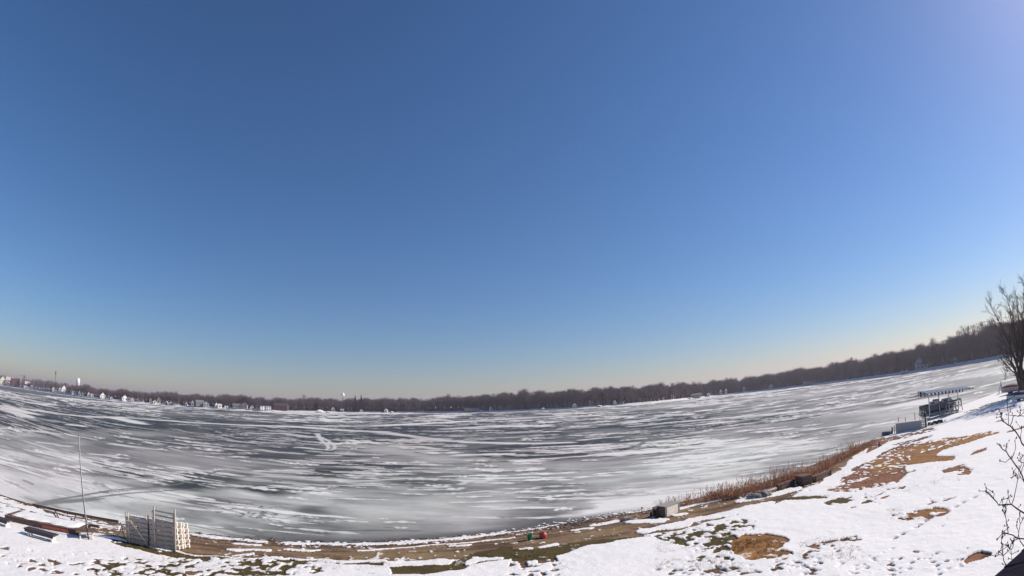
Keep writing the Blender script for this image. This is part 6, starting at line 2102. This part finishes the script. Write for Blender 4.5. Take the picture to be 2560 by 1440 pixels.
# ------------------------------------------------------------------ shrub in front of the camera and the roof corner
def front_shrub():
    base = Vector((4.85, 2.3, gz(4.85, 2.3)))
    t = empty('budding_shrub', base, 0, 'thin branches with winter buds reaching in from the right edge, close to the camera', 'small tree')
    rs = random.Random(12)
    Q = lambda px, py, d: Vector(ray(px, py)) * d + Vector((0, 0, CAMZ)) - base
    BR = [([(2640, 1180), (2590, 1150), (2560, 1114), (2551, 1098), (2529, 1068), (2521, 1063), (2506, 1053), (2502, 1044), (2504, 1034)], 5.0, 4),
          ([(2521, 1063), (2520, 1034), (2518, 1000)], 5.0, 2), ([(2525, 1065), (2532, 1044), (2540, 1039), (2550, 1040), (2562, 1041)], 5.0, 2), ([(2551, 1098), (2553, 1078), (2554, 1068)], 5.0, 2), ([(2544, 1041), (2551, 1034), (2550, 1018)], 5.0, 2), ([(2511, 1057), (2503, 1041), (2501, 1034)], 5.0, 1.6),
          ([(2650, 1260), (2590, 1235), (2560, 1204), (2548, 1175), (2529, 1148), (2516, 1129), (2501, 1117), (2498, 1112)], 5.1, 4), ([(2529, 1148), (2540, 1121), (2537, 1101), (2542, 1095)], 5.1, 2.2), ([(2527, 1146), (2513, 1156), (2500, 1152)], 5.1, 1.8), ([(2513, 1126), (2519, 1117), (2517, 1112)], 5.1, 1.6),
          ([(2548, 1175), (2554, 1160), (2552, 1150), (2557, 1140)], 5.1, 2), ([(2552, 1185), (2558, 1165), (2561, 1150)], 5.1, 2),
          ([(2660, 1350), (2600, 1310), (2560, 1283), (2529, 1261), (2497, 1263), (2484, 1247), (2470, 1231), (2465, 1228)], 4.8, 4), ([(2529, 1261), (2538, 1232), (2544, 1197), (2541, 1184), (2534, 1181)], 4.8, 2.4), ([(2526, 1260), (2521, 1242), (2520, 1231)], 4.8, 2), ([(2506, 1262), (2504, 1250)], 4.8, 1.5), ([(2485, 1247), (2486, 1235), (2482, 1230)], 4.8, 1.6),
          ([(2544, 1200), (2549, 1188), (2553, 1184)], 4.8, 1.6), ([(2505, 1262), (2513, 1267), (2513, 1280)], 4.8, 1.6),
          ([(2660, 1390), (2600, 1352), (2560, 1347), (2541, 1344), (2521, 1335), (2518, 1315), (2516, 1299), (2513, 1285), (2506, 1276)], 4.6, 3.4), ([(2521, 1335), (2506, 1333), (2492, 1349)], 4.6, 2), ([(2519, 1333), (2510, 1328), (2504, 1331), (2504, 1345)], 4.6, 1.6), ([(2514, 1285), (2516, 1272), (2512, 1264)], 4.6, 1.6),
          ([(2660, 1440), (2600, 1410), (2560, 1365), (2546, 1338), (2551, 1309), (2549, 1283)], 4.7, 3), ([(2547, 1335), (2541, 1316), (2542, 1306)], 4.7, 1.8), ([(2551, 1309), (2556, 1300), (2558, 1296)], 4.7, 1.5),
          ([(2560, 1470), (2530, 1440), (2516, 1414), (2508, 1389), (2504, 1357), (2505, 1345)], 4.5, 3), ([(2508, 1389), (2525, 1373), (2527, 1362), (2530, 1357)], 4.5, 2), ([(2508, 1389), (2496, 1387), (2488, 1391)], 4.5, 1.7), ([(2506, 1386), (2497, 1380)], 4.5, 1.5), ([(2550, 1460), (2530, 1398), (2527, 1373), (2519, 1364)], 4.5, 2), ([(2527, 1376), (2533, 1366), (2532, 1354)], 4.5, 1.7)]
    stems = MB()
    buds = MB()
    px2m = lambda d: d / FPX
    for pts, d, w in BR:
        P = [Q(px + (rs.uniform(-.6, .6) if i else 0), py, d + .06 * math.sin(px * .07)) for i, (px, py) in enumerate(pts)]
        # smooth by inserting midpoints
        S = [P[0]]
        for a, b in zip(P[:-1], P[1:]):
            S += [a.lerp(b, .5) + Vector((rs.uniform(-1, 1), rs.uniform(-1, 1), rs.uniform(-1, 1))) * .006, b]
        n = len(S)
        r0 = w * px2m(d) * .52
        MB().path(S, [max(r0 * (1 - .6 * i / (n - 1)), .0030) for i in range(n)], 6).build('branch', M['twig'], t, True)
        for i in range(2, n):
            for _ in range(2 if w < 3 else 1):
                if rs.random() < .34:
                    dd = Vector((rs.uniform(-1, .5), rs.uniform(-1, 1), rs.uniform(-.1, 1))).normalized() * rs.uniform(.02, .10)
                    stems.tube(S[i], S[i] + dd, .003, .002, 4)
                    buds.lathe([(.002, -.006), (.0052, 0), (.004, .006), (.001, .012)], 6, tuple(S[i] + dd))
        buds.lathe([(.003, -.008), (.007, 0), (.005, .008), (.001, .016)], 6, tuple(S[-1]))
    tag(stems.build('spurs', M['twig'], t), kind='stuff')
    tag(buds.build('buds', M['bark'], t, True), kind='stuff')
    # trunk and limbs outside the frame that carry them
    for k, (px, py, d) in enumerate(((2640, 1180, 5.0), (2650, 1260, 5.1), (2660, 1350, 4.8), (2660, 1390, 4.6), (2660, 1440, 4.7), (2560, 1470, 4.5), (2550, 1460, 4.5))):
        q = Q(px, py, d)
        s = Vector((0, 0, max(.8, q.z - 1.6)))
        MB().path([s, s.lerp(q, .5) + Vector((0, 0, -.1)), q], [.04, .022, .012], 7).build('limb', M['bark'], t, True)
    MB().path([(0, 0, -.2), (.03, 0, 1.5), (0, .04, 3.2), (.05, 0, 5.2)], [.10, .08, .06, .03], 9).build('trunk', M['bark'], t, True)


def roof_corner():
    P1 = Vector(ray(2489, 1450)) * 2.0 + Vector((0, 0, CAMZ))
    P2 = Vector(ray(2580, 1367)) * 2.7 + Vector((0, 0, CAMZ))
    e = (P2 - P1).normalized()
    side = Vector((0, 0, 1)).cross(e).normalized()
    if side.x < 0:
        side = -side
    side = (side + Vector((0, 0, .35))).normalized()          # the roof climbs away from its eave
    up = e.cross(side).normalized()
    if up.z < 0:
        up = -up
    A, B = P1 - e * 1.2, P2 + e * 2.2
    t = empty('porch_roof', (A.x, A.y, gz(A.x, A.y)), 0, 'dark corner of the house roof jutting in at the bottom right', 'roof')
    o0 = Vector(t.location)
    S = lambda p: p - o0
    L = (B - A).length
    def slab(name, lo, hi, d0, d1, m_):
        b = MB()
        P = [S(q + side * s_ + up * u) for q in (A, B) for s_, u in ((d0, lo), (d1, lo), (d1, hi), (d0, hi))]
        b.add(P, [(0, 1, 2, 3), (7, 6, 5, 4), (0, 4, 5, 1), (1, 5, 6, 2), (2, 6, 7, 3), (3, 7, 4, 0)])
        return b.build(name, M[m_], t)
    slab('drip_edge', -.01, .0, -.012, .05, 'fascia')
    slab('deck', -.06, -.012, .005, 2.4, 'darkwood')
    for k in range(12):
        d = .0 + .14 * k
        b = MB()
        n = int(L / .32)
        for j in range(n):
            a = A + e * (L * j / n + (.1 if k % 2 else 0))
            c = a + e * (L / n - .006)
            P = [S(q + side * s_ + up * u) for q in (a, c) for s_, u in ((d - .01, .012 + .004 * (j % 3)), (d + .16, .004), (d + .16, -.004), (d - .01, .0))]
            b.add(P, [(0, 1, 2, 3), (7, 6, 5, 4), (0, 4, 5, 1), (1, 5, 6, 2), (2, 6, 7, 3), (3, 7, 4, 0)])
        tag(b.build('shingle_course', M['shingle'], t), kind='stuff')
    # wall that carries it
    W0, W1 = A + side * .5, B + side * .5
    b = MB()
    th = Vector((side.x, side.y, 0)).normalized() * .15
    zb = gz(A.x, A.y) - .2
    P = []
    for q in (W0, W1):
        for w in (Vector((0, 0, 0)), th):
            P += [S(Vector((q.x + w.x, q.y + w.y, zb))), S(Vector((q.x + w.x, q.y + w.y, q.z - .08)))]
    b.add(P, [(0, 2, 3, 1), (4, 5, 7, 6), (0, 1, 5, 4), (2, 6, 7, 3), (1, 3, 7, 5), (0, 4, 6, 2)])
    b.build('wall', WALLS['grey'], t)


front_shrub()
roof_corner()
